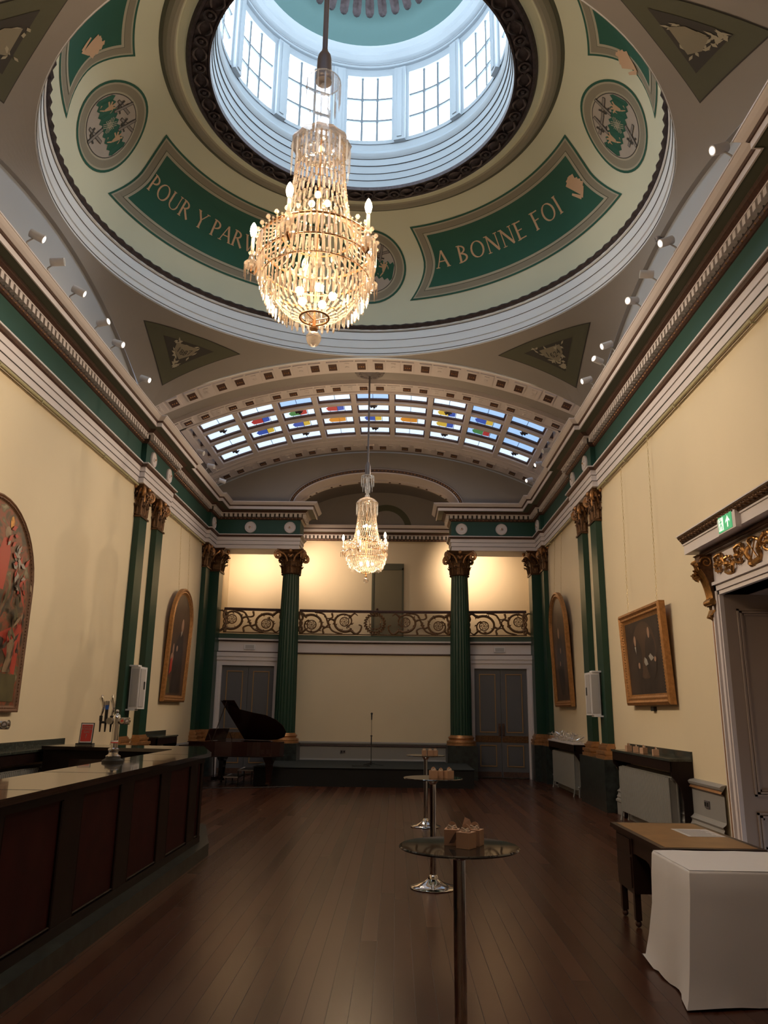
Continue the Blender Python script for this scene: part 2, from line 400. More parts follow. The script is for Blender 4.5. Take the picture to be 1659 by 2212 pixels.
# ---- ceiling: pendentives, lunettes, vaults, dome ---------------------------------
def lun(y): return 8.80 - (9.2 - sqrt(9.2 ** 2 - min(4.6, abs(y - YD)) ** 2))
def pend(ph, s, off=0.0):
    c, q = cos(ph), sin(ph); m = max(abs(c), abs(q)); rb = A / m; x, y = rb * c, rb * q
    zb_f = vault(XC + x) if abs(q) >= abs(c) else lun(YD + y)
    k = min(abs(c), abs(q)) / m; zc = .5 * (vault(XC + A) + lun(YD + A)); zb = zb_f + (zc - (vault(XC + A) if abs(q) >= abs(c) else lun(YD + A))) * k ** 6
    r = rb + (4.55 - rb) * s; z = zb + (8.95 - zb) * (s + .25 * s * (1 - s))
    return Vector((XC + (r - off * .3) * c, YD + (r - off * .3) * q, z - off))
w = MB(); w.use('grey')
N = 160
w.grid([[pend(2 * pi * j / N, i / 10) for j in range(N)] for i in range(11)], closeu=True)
# lunette walls above the side cornices
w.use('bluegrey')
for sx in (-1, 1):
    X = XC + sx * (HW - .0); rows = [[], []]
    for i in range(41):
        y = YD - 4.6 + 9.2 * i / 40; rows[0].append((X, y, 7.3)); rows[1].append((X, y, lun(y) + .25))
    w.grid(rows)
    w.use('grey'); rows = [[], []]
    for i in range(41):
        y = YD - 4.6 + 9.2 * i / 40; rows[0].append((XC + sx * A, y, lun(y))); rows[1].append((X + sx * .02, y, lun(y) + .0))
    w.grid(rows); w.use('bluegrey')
# barrel bays far and near
def bay(w, ya, yb, flip):
    def Y(y): return 2 * YD - y if flip else y
    xs = [XC - A - .08 + (2 * A + .16) * i / 72 for i in range(73)]
    def strip(y0, y1, dz0, dz1, k, lo=None, hi=None):
        w.use(k); X = [x for x in xs if (lo is None or x >= lo - 1e-6) and (hi is None or x <= hi + 1e-6)]
        if lo is not None: X = [lo] + [x for x in X if x > lo + .01]
        if hi is not None: X = [x for x in X if x < hi - .01] + [hi]
        w.grid([[(x, Y(y0), vault(x) + dz0) for x in X], [(x, Y(y1), vault(x) + dz1) for x in X]])
    strip(14.88, 14.88, -.02, .1, 'dwhite'); strip(14.88, 14.93, -.02, -.02, 'dwhite'); strip(14.93, 15.62, 0, 0, 'white'); strip(15.62, 15.62, 0, .1, 'white')
    strip(15.62, 16.22, .1, .1, 'grey'); strip(16.22, 16.22, .1, 0, 'white'); strip(16.22, 16.66, 0, 0, 'white')
    strip(16.66, 16.72, 0, .05, 'white')
    # sky-light field and its side margins
    strip(16.72, 19.98, .05, .05, 'grey', None, XC - 4.42); strip(16.72, 19.98, .05, .05, 'grey', XC + 4.42, None)
    strip(19.98, 20.04, .05, 0, 'white'); strip(20.04, 20.2, 0, .06, 'grey'); strip(20.2, 20.28, .06, 0, 'white'); strip(20.28, 20.85, 0, 0, 'white'); strip(20.85, 20.85, 0, .07, 'white')
    strip(20.85, 21.3, .07, .07, 'grey')
    # coffers along the ribs
    for (ya_, yb_) in ((14.93, 15.62), (16.22, 16.66), (20.28, 20.85)):
        yc = (ya_ + yb_) / 2; hy = (yb_ - ya_) * .30
        for k in range(-5, 6):
            for d, dark in ((-.19, 1), (.19, 1), (.5, 0)):
                x = XC + k * 1.0 + d
                if abs(x - XC) > 4.5: continue
                z = vault(x); sl = -(x - XC) / sqrt(RB ** 2 - (x - XC) ** 2); t = Vector((1, 0, sl)).normalized(); nn = Vector((-t.z, 0, t.x))
                c = Vector((x, Y(yc), z))
                if dark:
                    w.use('white').obox(c - nn * .012, t, (0, 1, 0), nn, .13, hy + .03, .012)
                    w.use('brown').obox(c - nn * .020, t, (0, 1, 0), nn, .09, hy * .72, .012)
                    w.use('goldlight')
                    for q in (-.045, 0, .045): w.ball(tuple(c - nn * .032 + t * q), .018, 6, 4)
                else:
                    w.use('white').obox(c - nn * .012, t, (0, 1, 0), nn, .15, hy + .03, .010); w.obox(c - nn * .022, t, (0, 1, 0), nn, .05, hy * .8, .012)
                    w.ball(tuple(c - nn * .03), .05, 8, 4, .5)
bay(w, 14.9, 21.2, False); bay(w, 14.9, 21.2, True)
# near end beyond the near bay
w.use('grey').grid([[(XC - A - .1 + 9.4 * i / 40, YD * 2 - 21.3, vault(min(XC + A + .08, XC - A - .08 + 9.36 * i / 40)) + .1) for i in range(41)], [(XC - A - .1 + 9.4 * i / 40, Y0, vault(min(XC + A + .08, XC - A - .08 + 9.36 * i / 40)) + .1) for i in range(41)]])
for sx in (-1, 1):      # upright wall strips over the cornice beside the barrels
    for a, b in ((Y0, YD - A), (YD + A, 21.3)): w.grid([[(XC + sx * HW, a, 7.3), (XC + sx * HW, b, 7.3)], [(XC + sx * HW, a, 8.3), (XC + sx * HW, b, 8.3)]])
# end wall over the far cornice with its elliptical arch
EA, EB, EZ = 2.36, 1.0, 7.33
def ell(a, b, t): return (XC + a * cos(t), EZ + b * sin(t))
n = 60; inner = []; outer = []
for i in range(n + 1):
    t = pi * i / n; x, z = ell(EA, EB, t); inner.append((x, 21.2, z))
    dx, dz = cos(t) * 4.7, sin(t) * 3; xo = max(XC - A - .08, min(XC + A + .08, XC + dx)); s_ = (xo - XC) / dx if abs(dx) > 1e-6 else 1
    zo = vault(xo) + .05 if abs(xo - XC) < A + .079 else min(vault(xo) + .05, EZ + dz)
    outer.append((xo, 21.2, zo))
w.use('grey').grid([inner, outer])
def arch_strip(a0, b0, y0, a1, b1, y1, k):
    w.use(k).grid([[(ell(a0, b0, pi * i / n)[0], y0, ell(a0, b0, pi * i / n)[1]) for i in range(n + 1)], [(ell(a1, b1, pi * i / n)[0], y1, ell(a1, b1, pi * i / n)[1]) for i in range(n + 1)]])
arch_strip(EA + .14, EB + .14, 21.2, EA + .14, EB + .14, 21.13, 'white'); arch_strip(EA + .14, EB + .14, 21.13, EA + .12, EB + .12, 21.12, 'white')
arch_strip(EA + .12, EB + .12, 21.12, EA + .03, EB + .03, 21.14, 'brown'); arch_strip(EA + .03, EB + .03, 21.12, EA, EB, 21.12, 'white'); arch_strip(EA, EB, 21.12, EA, EB, 21.75, 'white')
arch_strip(EA, EB, 21.75, EA - .03, EB - .03, 21.78, 'white'); arch_strip(EA - .03, EB - .03, 21.78, EA - .03, EB - .03, 22.0, 'white'); arch_strip(EA - .03, EB - .03, 22.0, EA + .3, EB + .2, 22.0, 'grey')
arch_strip(EA + .3, EB + .2, 22.0, EA + .3, EB + .2, YW, 'grey')
w.use('goldlight')
for i in range(70):
    x, z = ell(EA + .075, EB + .075, pi * (i + .5) / 70); w.ball((x, 21.115, z), .022, 5, 4)
w.use('brown')
for i in range(24):
    if i % 3 == 2: continue
    x, z = ell(EA - .035, EB - .035, pi * (i + .75) / 24); w.ball((x, 21.9, z), .04, 6, 4, .4)
# apse back: grey above the cornice with a small blind arch
w.use('grey').box(-3.4, 2 * XC + 3.4, YW - .04, YW, 7.3, 9.3)
w.use('olive').grid([[(XC + r * cos(pi * i / 20) + .25, YW - .06, 7.3 + r * sin(pi * i / 20)) for i in range(21)] for r in (.62, .82)])
ceil = w.build('ceiling', struct=True)

# dome rim: white fascia ring with grooves
w = MB(); w.use('dwhite').lathe([(4.64, 8.94), (4.56, 8.94), (4.56, 9.12), (4.545, 9.12), (4.545, 9.30), (4.53, 9.30), (4.53, 9.48), (4.50, 9.50), (4.50, 9.54), (4.60, 9.54)], XC, YD, 160)
w.use('line')
for r, z in ((4.555, 9.00), (4.551, 9.125), (4.54, 9.30), (4.525, 9.475)): w.lathe([(r, z - .006), (r - .008, z), (r, z + .006)], XC, YD, 160)
w.use('bronze').lathe([(4.55, 9.52), (4.47, 9.53), (4.44, 9.57), (4.46, 9.61), (4.54, 9.62)], XC, YD, 480, mod=lambda a: 1 + .0035 * sin(a * 120))
w.build('trim_6', parent=None, smooth=True, ang=30, struct=True)
# dome shell
def dome(th, t, off=0.0):
    b = .32 * 4 * t * (1 - t); L = hypot(1.88, 1.34)
    r = 4.52 - 1.34 * t + 1.88 / L * (b - off); z = 9.57 + 1.88 * t + 1.34 / L * (b - off)
    return Vector((XC + r * cos(th), YD + r * sin(th), z))
w = MB(); w.use('domecream').grid([[dome(2 * pi * j / 144, i / 20) for j in range(144)] for i in range(21)], closeu=True)
w.use('olive').lathe([(3.18, 11.45), (3.14, 11.43), (3.12, 11.44)], XC, YD, 144)
w.use('taupe').lathe([(3.12, 11.44), (3.06, 11.38), (3.0, 11.37), (2.95, 11.40)], XC, YD, 144)
w.use('taupe2').lathe([(2.95, 11.40), (2.93, 11.43)], XC, YD, 144)
w.use('domecream').lathe([(2.93, 11.43), (2.90, 11.46), (2.80, 11.44), (2.76, 11.40)], XC, YD, 144)
w.use('lantdim').lathe([(2.42, 11.40), (2.40, 11.42), (2.40, 11.56), (2.385, 11.56), (2.385, 11.70), (2.37, 11.70), (2.37, 11.86), (2.35, 11.86), (2.35, 12.0), (2.32, 12.04), (2.30, 12.1), (2.33, 12.16), (2.36, 12.2), (2.36, 12.34), (2.46, 12.36)], XC, YD, 144)
w.use('line')
for r, z in ((2.398, 11.56), (2.383, 11.70), (2.368, 11.86), (2.348, 12.0)): w.lathe([(r, z - .006), (r - .01, z), (r, z + .006)], XC, YD, 144)
# lantern head and its cap
w.use('lantdim').lathe([(2.46, 14.02), (2.36, 14.02), (2.36, 14.10), (2.30, 14.10), (2.30, 14.18), (2.22, 14.20), (2.16, 14.26), (2.10, 14.27), (2.04, 14.32), (2.0, 14.33)], XC, YD, 120)
w.use('line').lathe([(2.302, 14.15), (2.295, 14.155), (2.302, 14.16)], XC, YD, 120)
w.use('lantgreen').lathe([(2.0, 14.33), (1.95, 14.5), (1.82, 14.68), (1.6, 14.82), (1.3, 14.9)], XC, YD, 96)
w.use('dwhite').lathe([(1.3, 14.9), (.5, 14.95), (.02, 14.96)], XC, YD, 96)

ds = w.build('trim_7', smooth=True, ang=30, struct=True)
w = MB(); w.use('bronze')
for i in range(40):
    a = 2 * pi * i / 40; c, q = cos(a), sin(a); tx, ty = -q, c
    rows = []
    for k, (r, z, hw_) in enumerate(((1.22, 14.88, .05), (1.38, 14.86, .075), (1.52, 14.78, .085), (1.60, 14.68, .08), (1.62, 14.62, .05), (1.58, 14.60, .02))):
        rows.append([(XC + r * c + tx * hw_ * e, YD + r * q + ty * hw_ * e, z - .03 * (1 - abs(e))) for e in (-1, -.4, 0, .4, 1)])
    w.grid(rows)
w.build('plume_ring', parent=ds, smooth=True)
# carved ring round the oculus
w = MB(); w.use('bronze').lathe([(2.78, 11.40), (2.74, 11.36), (2.70, 11.36), (2.68, 11.39), (2.46, 11.39), (2.44, 11.36), (2.41, 11.36), (2.40, 11.42)], XC, YD, 144)
for i in range(64):
    a = 2 * pi * i / 64; c = Vector((XC + 2.57 * cos(a), YD + 2.57 * sin(a), 11.36)); u = Vector((-sin(a), cos(a), 0)); v = Vector((cos(a), sin(a), 0))
    if i % 2 == 0:
        w.tube([c + (u * cos(k * pi / 5) + v * sin(k * pi / 5)) * .085 for k in range(10)], .022, 5, closed=True); w.ball(tuple(c), .04, 7, 5, .8)
    else:
        for sg in (-1, 1): w.tube([c + u * (-.12 + .05 * k) + v * sg * (.03 + .07 * sin(k * pi / 5)) for k in range(6)], [.014, .026, .028, .024, .018, .01], 5)
w.build('oculus_ring', parent=ds, smooth=True)

# lantern windows
def cylp(a, r, z): return (XC + r * cos(a), YD + r * sin(a), z)
for i in range(12):
    a0 = rad(15 + 30 * i); am = a0 + rad(15)
    root = ST('window_%d' % (i + 1), cylp(am, 2.36, 12.34))
    f = MB(); f.use('lantdim')
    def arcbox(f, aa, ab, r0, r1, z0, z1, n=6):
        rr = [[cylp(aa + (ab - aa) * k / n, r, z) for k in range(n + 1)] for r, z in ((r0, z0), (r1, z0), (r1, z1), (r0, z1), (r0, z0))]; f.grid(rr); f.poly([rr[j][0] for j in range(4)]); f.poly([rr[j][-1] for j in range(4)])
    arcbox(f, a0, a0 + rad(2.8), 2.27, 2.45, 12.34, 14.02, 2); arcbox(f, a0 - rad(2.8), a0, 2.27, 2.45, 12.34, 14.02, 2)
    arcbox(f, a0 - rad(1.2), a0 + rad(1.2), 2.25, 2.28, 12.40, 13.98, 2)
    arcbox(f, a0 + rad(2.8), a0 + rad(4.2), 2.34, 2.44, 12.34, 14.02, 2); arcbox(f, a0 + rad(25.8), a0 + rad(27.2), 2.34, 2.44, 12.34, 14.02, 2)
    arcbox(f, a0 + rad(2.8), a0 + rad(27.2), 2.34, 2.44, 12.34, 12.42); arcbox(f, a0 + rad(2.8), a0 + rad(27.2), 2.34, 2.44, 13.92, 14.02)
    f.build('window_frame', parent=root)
    g = MB(); g.use('lantbar')
    for k in (1, 2): arcbox(g, a0 + rad(4.2 + 21.6 * k / 3 - .5), a0 + rad(4.2 + 21.6 * k / 3 + .5), 2.385, 2.42, 12.42, 13.92, 1)
    for k in (1, 2): arcbox(g, a0 + rad(4.2), a0 + rad(25.8), 2.385, 2.42, 12.42 + .5 * k - .02, 12.42 + .5 * k + .02)
    g.build('glazing_bars', parent=root)
    p = MB(); p.grid([[cylp(a0 + rad(3 + 24 * k / 6), 2.425, z) for k in range(7)] for z in (12.36, 14.0)]); p.build('pane', 'pane', parent=root)

# painted dome panels, medallions and lettering
class DM:       # draws flat shapes given in (metres along, metres up) about a centre angle and height
    def __init__(s, thc, tc=.53): s.th = thc; s.tc = tc; s.w = MB()
    def p(s, u, v, off): return dome(s.th - u / 3.98, s.tc + v / 2.31, off)
    def poly(s, pts, k, off=.01): s.w.use(k).poly([s.p(u, v, off) for u, v in pts])
    def quad(s, a, b, wd, k, off=.01, n=1, wd2=None):
        dx, dy = b[0] - a[0], b[1] - a[1]; L = hypot(dx, dy); nx, ny = -dy / L / 2, dx / L / 2; wd2 = wd if wd2 is None else wd2
        rows = [[s.p(a[0] + dx * i / n + nx * q * (wd + (wd2 - wd) * i / n), a[1] + dy * i / n + ny * q * (wd + (wd2 - wd) * i / n), off) for q in (-1, 1)] for i in range(n + 1)]
        s.w.use(k).grid(rows)
def panel(thc, sh, off, k, w):
    rows = []; nt = 14; nu = 40
    t0 = .22 + sh / 2.31; t1 = .85 - sh / 2.31
    for i in range(nt + 1):
        t = t0 + (t1 - t0) * i / nt; e = (t - .535) / .315
        r_ = 4.52 - 1.34 * t + .26 * 4 * t * (1 - t)
        hw_ = rad(29.0 + (5.0 if e < 0 else 2.6) * abs(e) ** 1.7) - sh * 1.15 / r_
        rows.append([dome(thc + hw_ * (1 - 2 * j / nu), t, off) for j in range(nu + 1)])
    w.use(k).grid(rows)
LET = {  # thick/thin strokes: l = line, a = arc ; advance
 'P': (.72, [('l', .15, 0, .15, 1, 1), ('a', .15, .73, .42, .25, -90, 90, 1), ('s', .15, 0), ('s', .12, 1)]),
 'O': (1.05, [('a', .5, .5, .42, .47, 0, 360, 1)]),
 'U': (.98, [('l', .15, .33, .15, 1, 1), ('l', .80, .33, .80, 1, .5), ('a', .475, .35, .325, .33, 180, 360, .8), ('s', .15, 1), ('s', .8, 1)]),
 'R': (.86, [('l', .15, 0, .15, 1, 1), ('a', .15, .75, .40, .23, -90, 90, 1), ('l', .36, .52, .8, 0, 1), ('s', .15, 0), ('s', .12, 1)]),
 'Y': (.9, [('l', .1, 1, .46, .5, 1), ('l', .84, 1, .46, .5, .5), ('l', .46, 0, .46, .5, 1), ('s', .46, 0), ('s', .1, 1), ('s', .84, 1)]),
 'A': (.95, [('l', .46, 1, .1, 0, .5), ('l', .46, 1, .84, 0, 1), ('l', .22, .36, .70, .36, .5), ('s', .1, 0), ('s', .84, 0)]),
 'V': (.9, [('l', .1, 1, .46, 0, 1), ('l', .84, 1, .46, 0, .5), ('s', .1, 1), ('s', .84, 1)]),
 'E': (.76, [('l', .15, 0, .15, 1, 1), ('l', .15, .97, .6, .97, .5), ('l', .15, .52, .52, .52, .5), ('l', .15, .03, .64, .03, .5), ('s', .12, 0), ('s', .12, 1)]),
 'F': (.70, [('l', .15, 0, .15, 1, 1), ('l', .15, .97, .6, .97, .5), ('l', .15, .52, .5, .52, .5), ('s', .15, 0), ('s', .12, 1)]),
 'N': (1.0, [('l', .14, 0, .14, 1, .5), ('l', .14, 1, .82, 0, 1), ('l', .82, 0, .82, 1, .5), ('s', .14, 0), ('s', .82, 1), ('s', .1, 1)]),
 'I': (.36, [('l', .15, 0, .15, 1, 1), ('s', .15, 0), ('s', .15, 1)]),
 'B': (.82, [('l', .15, 0, .15, 1, 1), ('a', .15, .76, .36, .22, -90, 90, .9), ('a', .15, .27, .44, .25, -90, 90, 1), ('s', .12, 0), ('s', .12, 1)]),
 ' ': (.42, [])}
def write(dm, text, u0, v0, h, k='pink', off=.03, sp=.08):
    u = u0; T_ = .135 * h
    for ch in text:
        adv, st = LET[ch]
        for q in st:
            if q[0] == 'l': dm.quad((u + q[1] * h * .92, v0 + q[2] * h), (u + q[3] * h * .92, v0 + q[4] * h), T_ * q[5], k, off, 3)
            elif q[0] == 's': dm.quad((u + (q[1] - .13) * h * .92, v0 + q[2] * h), (u + (q[1] + .13) * h * .92, v0 + q[2] * h), T_ * .38, k, off)
            else:
                _, cx, cy, rx, ry, a0, a1, wt = q; n = 20; rows = []
                for i in range(n + 1):
                    a = rad(a0 + (a1 - a0) * i / n); tk = T_ * wt * (.35 + .65 * abs(cos(a))) / h / 2
                    rows.append([dm.p(u + (cx + (rx + e * tk) * cos(a)) * h * .92, v0 + (cy + (ry + e * tk) * sin(a)) * h, off) for e in (-1, 1)])
                dm.w.use(k).grid(rows)
        u += (adv * .92 + sp) * h
    return u
def twidth(text, h, sp=.08): return sum((LET[c][0] * .92 + sp) * h for c in text)
for i, (dg, text) in enumerate(((45, 'A BONNE FOI'), (135, 'POUR Y PARVENIR'), (225, ''), (315, ''))):
    w = MB()
    for sh, k, off in ((0, 'pgreen', .008), (.035, 'taupe2', .012), (.06, 'taupe', .015), (.16, 'olive', .018), (.17, 'taupe2', .021), (.215, 'pgreen', .024)): panel(rad(dg), sh, off, k, w)
    pn = w.build('painted_panel', parent=ds)
    if text:
        d = DM(rad(dg)); h = .40
        if i == 0: write(d, text, -1.76, -.15, .33, sp=.09)
        else: write(d, text, -1.76, -.13, .295, sp=.03)
        d.w.build('lettering', parent=pn, label='copper lettering reading ' + text)
    e = DM(rad(dg))      # sheaf / bird-like ornament at the panel's end
    bx = 1.60 if i in (0, 2) else -1.95
    if i in (0, 2, 3):
        for k in range(7):
            a = rad(150 - 20 * k) if i == 0 else rad(30 + 20 * k); L = .27 if k < 4 else .21
            e.quad((bx, -.12), (bx + L * cos(a - .3) * .8, -.12 + L * sin(a - .3) + .1), .03, 'pink', .03, 2, .075)
        e.quad((bx - .16, -.02), (bx - .02, -.18), .04, 'pink', .03, 2, .07); e.quad((bx - .02, -.18), (bx + .13, -.05), .07, 'pink', .03, 2, .03)
        e.w.build('sheaf_ornament', parent=pn)
for i in range(4):
    d = DM(rad(90 * i)); 
    def disc(r, k, off, r0=0): 
        rows = [[d.p(q * cos(2 * pi * j / 48), q * sin(2 * pi * j / 48), off) for j in range(48)] for q in ([r0 + (r - r0) * x / 4 for x in range(0, 5)] if r0 else [.02 + (r - .02) * x / 5 for x in range(6)])]; d.w.use(k).grid(rows, closeu=True)
    disc(.74, 'pgreen', .008, .5); disc(.70, 'taupe2', .011, .5); disc(.67, 'taupe', .014, .45); disc(.55, 'taupe2', .017, .4); disc(.52, 'line', .02, .4); disc(.505, 'pinkgrey', .022)
    dm = d.w.build('medallion', parent=ds)
    g = DM(rad(90 * i)); u_, v_ = cos(rad(-45)), sin(rad(-45)) if i != 0 else sin(rad(45))
    sg = 1 if i == 0 else -1     # band direction
    ang = rad(13 * sg); bu = (cos(ang), sin(ang)); bv = (-sin(ang), cos(ang))
    L = []; Rr = []; nz = 9
    for k in range(2 * nz + 1):
        s_ = -.5 + k / (2 * nz); wd = .14 + (.055 if k % 2 else 0)
        for arr, q in ((L, 1), (Rr, -1)):
            u, v = bu[0] * s_ + bv[0] * wd * q, bu[1] * s_ + bv[1] * wd * q
            m = hypot(u, v)
            if m > .5: u, v = u * .5 / m, v * .5 / m
            arr.append((u, v))
    g.w.use('pgreen').grid([[g.p(u, v, .026) for u, v in L], [g.p(u, v, .026) for u, v in Rr]])
    def bp(s_, q): return (bu[0] * s_ + bv[0] * q, bu[1] * s_ + bv[1] * q)
    for s_ in (-.28, .28):       # raised hands
        c = bp(s_, 0); e = 1 if sg > 0 else -1
        g.quad((c[0] + .10 * e, c[1] - .10), (c[0], c[1]), .085, 'skin', .03); g.poly([(c[0] - .02 * e + .085 * cos(a), c[1] + .04 + .085 * sin(a)) for a in [k * pi / 5 for k in range(10)]], 'skin', .032)
        for k in range(4): g.quad((c[0] - .02 * e, c[1] + .05), (c[0] - .02 * e + .12 * cos(rad(60 + 35 * k)), c[1] + .05 + .12 * sin(rad(60 + 35 * k))), .03, 'skin', .034)
    for a in (0, 60, 120):       # crossed arrows
        for q in (-.03, 0, .03):
            du, dv = cos(rad(a)), sin(rad(a)); g.quad((-du * .14 - dv * q, -dv * .14 + du * q), (du * .14 - dv * q, dv * .14 + du * q), .012, 'taupe2', .032)
    for (s_, q_, sc) in ((-.17, .31, .34), (.17, .31, .34), (.0, -.33, .36)):
        cu, cv = bp(s_, q_)
        for a in (12, 78):
            du, dv = cos(rad(a)), sin(rad(a)); e = sc * .5
            g.quad((cu - du * e * 1.06, cv - dv * e * 1.06), (cu + du * e * 1.06, cv + dv * e * 1.06), .056, 'line', .028); g.quad((cu - du * e, cv - dv * e), (cu + du * e, cv + dv * e), .036, 'steel', .031)
            h0 = (cu - du * e * .5, cv - dv * e * .5); g.quad((h0[0] - dv * .08, h0[1] + du * .08), (h0[0] + dv * .08, h0[1] - du * .08), .03, 'line', .034)
    g.w.build('shield_painting', parent=dm)
# pendentive triangles
def pendproj(p, off):       # drop a point straight onto the pendentive
    x, y = p.x - XC, p.y - YD; r = hypot(x, y); ph = atan2(y, x); rb = A / max(abs(cos(ph)), abs(sin(ph)))
    return pend(ph, min(1, max(0, (r - rb) / (4.55 - rb))), off)
def tri(phc, off, k, w, sh=0.0):
    a, b, c = pend(phc - rad(12.6), .575), pend(phc + rad(12.6), .575), pend(phc, .27); g = (a + b + c) / 3
    a, b, c = [q + (g - q) * sh for q in (a, b, c)]; n = 12
    w.use(k).grid([[pendproj(c + (a + (b - a) * j / n - c) * i / n, off) for j in range(n + 1)] for i in range(n + 1)])
def font_verts(txt, size):
    cu = bpy.data.curves.new('t', 'FONT'); cu.body = txt; cu.size = size; cu.align_x = 'CENTER'; cu.align_y = 'CENTER'; cu.resolution_u = 3
    o = bpy.data.objects.new('t', cu); COL.objects.link(o); dg = bpy.context.evaluated_depsgraph_get(); me = o.evaluated_get(dg).to_mesh()
    v = [tuple(x.co) for x in me.vertices]; f = [list(p.vertices) for p in me.polygons]
    o.evaluated_get(dg).to_mesh_clear(); bpy.data.objects.remove(o); bpy.data.curves.remove(cu); return v, f
def text_on(w, txt, size, fn, k):
    v, f = font_verts(txt, size); b = len(w.v); w.use(k); w.v += [tuple(fn(x, y)) for x, y, z in v]
    for q in f: w.face([b + i for i in q])
for dg, num in ((135, '1887'), (45, '1624'), (225, ''), (315, '')):
    w = MB(); ph = rad(dg)
    tri(ph, .006, 'line', w); tri(ph, .011, 'olive', w, .035); tri(ph, .016, 'line', w, .48)
    t = w.build('painted_triangle', parent=ceil)
    g = MB(); f = lambda u, v: pend(ph - u / 5.2, .66 + v / 1.95, .022)
    g.use('taupe').poly([f(u, v) for u, v in ((-.24, .07), (.24, .07), (.2, -.10), (0, -.16), (-.2, -.10))])
    g.use('taupe2')
    rn = random.Random(dg)
    for k in range(44):
        v = rn.uniform(-.34, .17); lim = .02 + (v + .36) * .78; u = rn.uniform(-lim, lim)
        if abs(u) < .2 and -.12 < v < .05: continue
        a = rn.uniform(0, pi); L = .055; g.poly([f(u - L * cos(a), v - L * sin(a)), f(u + .022 * sin(a), v - .022 * cos(a)), f(u + L * cos(a), v + L * sin(a)), f(u - .022 * sin(a), v + .022 * cos(a))])
    if num: text_on(g, num, .16, lambda x, y: pend(ph - x / 5.2, .65 + y / 1.95, .03), 'line')
    g.build('ornament', parent=t)

# vault skylights
def skylight(idx, flip):
    def Y(y): return 2 * YD - y if flip else y
    root = ST('window_%d' % idx, (XC, Y(18.35), vault(XC)))
    w = MB(); xs0 = XC - 4.42; cols = [XC - 3.68 + .92 * k for k in range(9)]; rows_ = [(16.84, 17.28), (17.54, 18.02), (18.28, 18.78), (19.06, 19.58)]
    def slab(x0, x1, y0, y1, d0, d1, k):
        w.use(k); n = max(1, int((x1 - x0) / .15)); X = [x0 + (x1 - x0) * i / n for i in range(n + 1)]
        rr = [[(x, Y(y), vault(x) + d) for x in X] for y, d in ((y0, d1), (y0, d0), (y1, d0), (y1, d1), (y0, d1))]; w.grid(rr); w.poly([r[0] for r in rr[:4]]); w.poly([r[-1] for r in rr[:4]])
    ys = [16.72] + [v for a, b in rows_ for v in (a, b)] + [19.98]
    slab(xs0, XC + 4.42, 16.72, 16.82, .0, .2, 'white'); slab(xs0, XC + 4.42, 19.88, 19.98, -.03, .2, 'white')
    for a, b in zip([r[1] for r in rows_], [r[0] for r in rows_[1:]] + [19.9]):
        slab(xs0 + .1, XC + 4.32, a + .08, b - .03, .0, .2, 'white'); slab(xs0 + .1, XC + 4.32, a, a + .08, .05, .2, 'brown')
    slab(xs0, xs0 + .12, 16.72, 19.98, -.02, .2, 'white'); slab(XC + 4.30, XC + 4.42, 16.72, 19.98, -.02, .2, 'white')
    for k in range(10):
        x = XC - 4.14 + .92 * k; slab(x - .06, x + .06, 16.8, 19.9, -.015, .2, 'white')
        slab(x - .09, x - .06, 16.8, 19.9, .05, .2, 'brown'); slab(x + .06, x + .09, 16.8, 19.9, .05, .2, 'brown')
    w.build('window_frame', parent=root)
    stained = {(1, 1): 'sred', (2, 1): 'sgreen', (3, 1): 'sred', (1, 2): 'sblue', (2, 2): 'sblue', (3, 2): 'sorange', (4, 2): 'sblue', (5, 2): 'sorange', (6, 2): 'syellow', (6, 1): 'syellow', (7, 1): 'sblue', (7, 2): 'sgreen'}
    for r, (a, b) in enumerate(rows_):
        for c, x in enumerate(cols):
            x0, x1 = x - .38, x + .38
            def q(u, v, d): xx = x0 + (x1 - x0) * u; return (xx, Y(a - .03 + (b - a + .06) * v), vault(xx) + d - .05)
            p = MB(); p.use('vpaneblue' if (c > 6 and r < 3) or (r == 0 and c in (2, 4)) else 'vpane').grid([[q(i / 4, v, .14) for i in range(5)] for v in (0, 1)])
            p.use('line')
            for u in ((.5,) if (c, r) not in stained else (.28, .52, .76)): p.poly([q(u - .008, 0, .135), q(u + .008, 0, .135), q(u + .008, 1, .135), q(u - .008, 1, .135)])
            po = p.build('pane', parent=root)
            if (c, r) in stained:
                s_ = MB(); k1 = stained[(c, r)]; k2 = {'sblue': 'syellow', 'sred': 'sblue', 'sgreen': 'sred', 'sorange': 'sorange', 'syellow': 'sblue'}[k1]
                s_.use(k1).poly([q(.30, .2, .13), q(.52, .15, .13), q(.52, .85, .13), q(.22, .8, .13), q(.16, .5, .13)]); s_.use(k2).poly([q(.53, .15, .13), q(.74, .2, .13), q(.74, .8, .13), q(.53, .85, .13)])
                s_.build('stained_glass', parent=po)
            if (c, r) in ((0, 1), (0, 3), (2, 1), (2, 3), (4, 1), (4, 3), (6, 1), (6, 3), (8, 1), (8, 3)):
                s_ = MB(); cx = x; zz = vault(cx) + .05; yy = Y(a + .12)
                for k in range(5): s_.tube([(cx, yy, zz), (cx + .07 * cos(k * 1.257), yy + .07 * sin(k * 1.257), zz - .02), (cx + .1 * cos(k * 1.257 + .3), yy + .1 * sin(k * 1.257 + .3), zz + .03)], [.03, .03, .01], 5)
                s_.build('leaf_boss', 'bronze', parent=po)
skylight(13, False); skylight(14, True)
MB().box(XL, XR, 16.5, 20.2, 9.35, 9.4).build('roof_far', 'dwhite', struct=True); MB().box(XL, XR, 2 * YD - 20.2, 2 * YD - 16.5, 9.35, 9.4).build('roof_near', 'dwhite', struct=True)

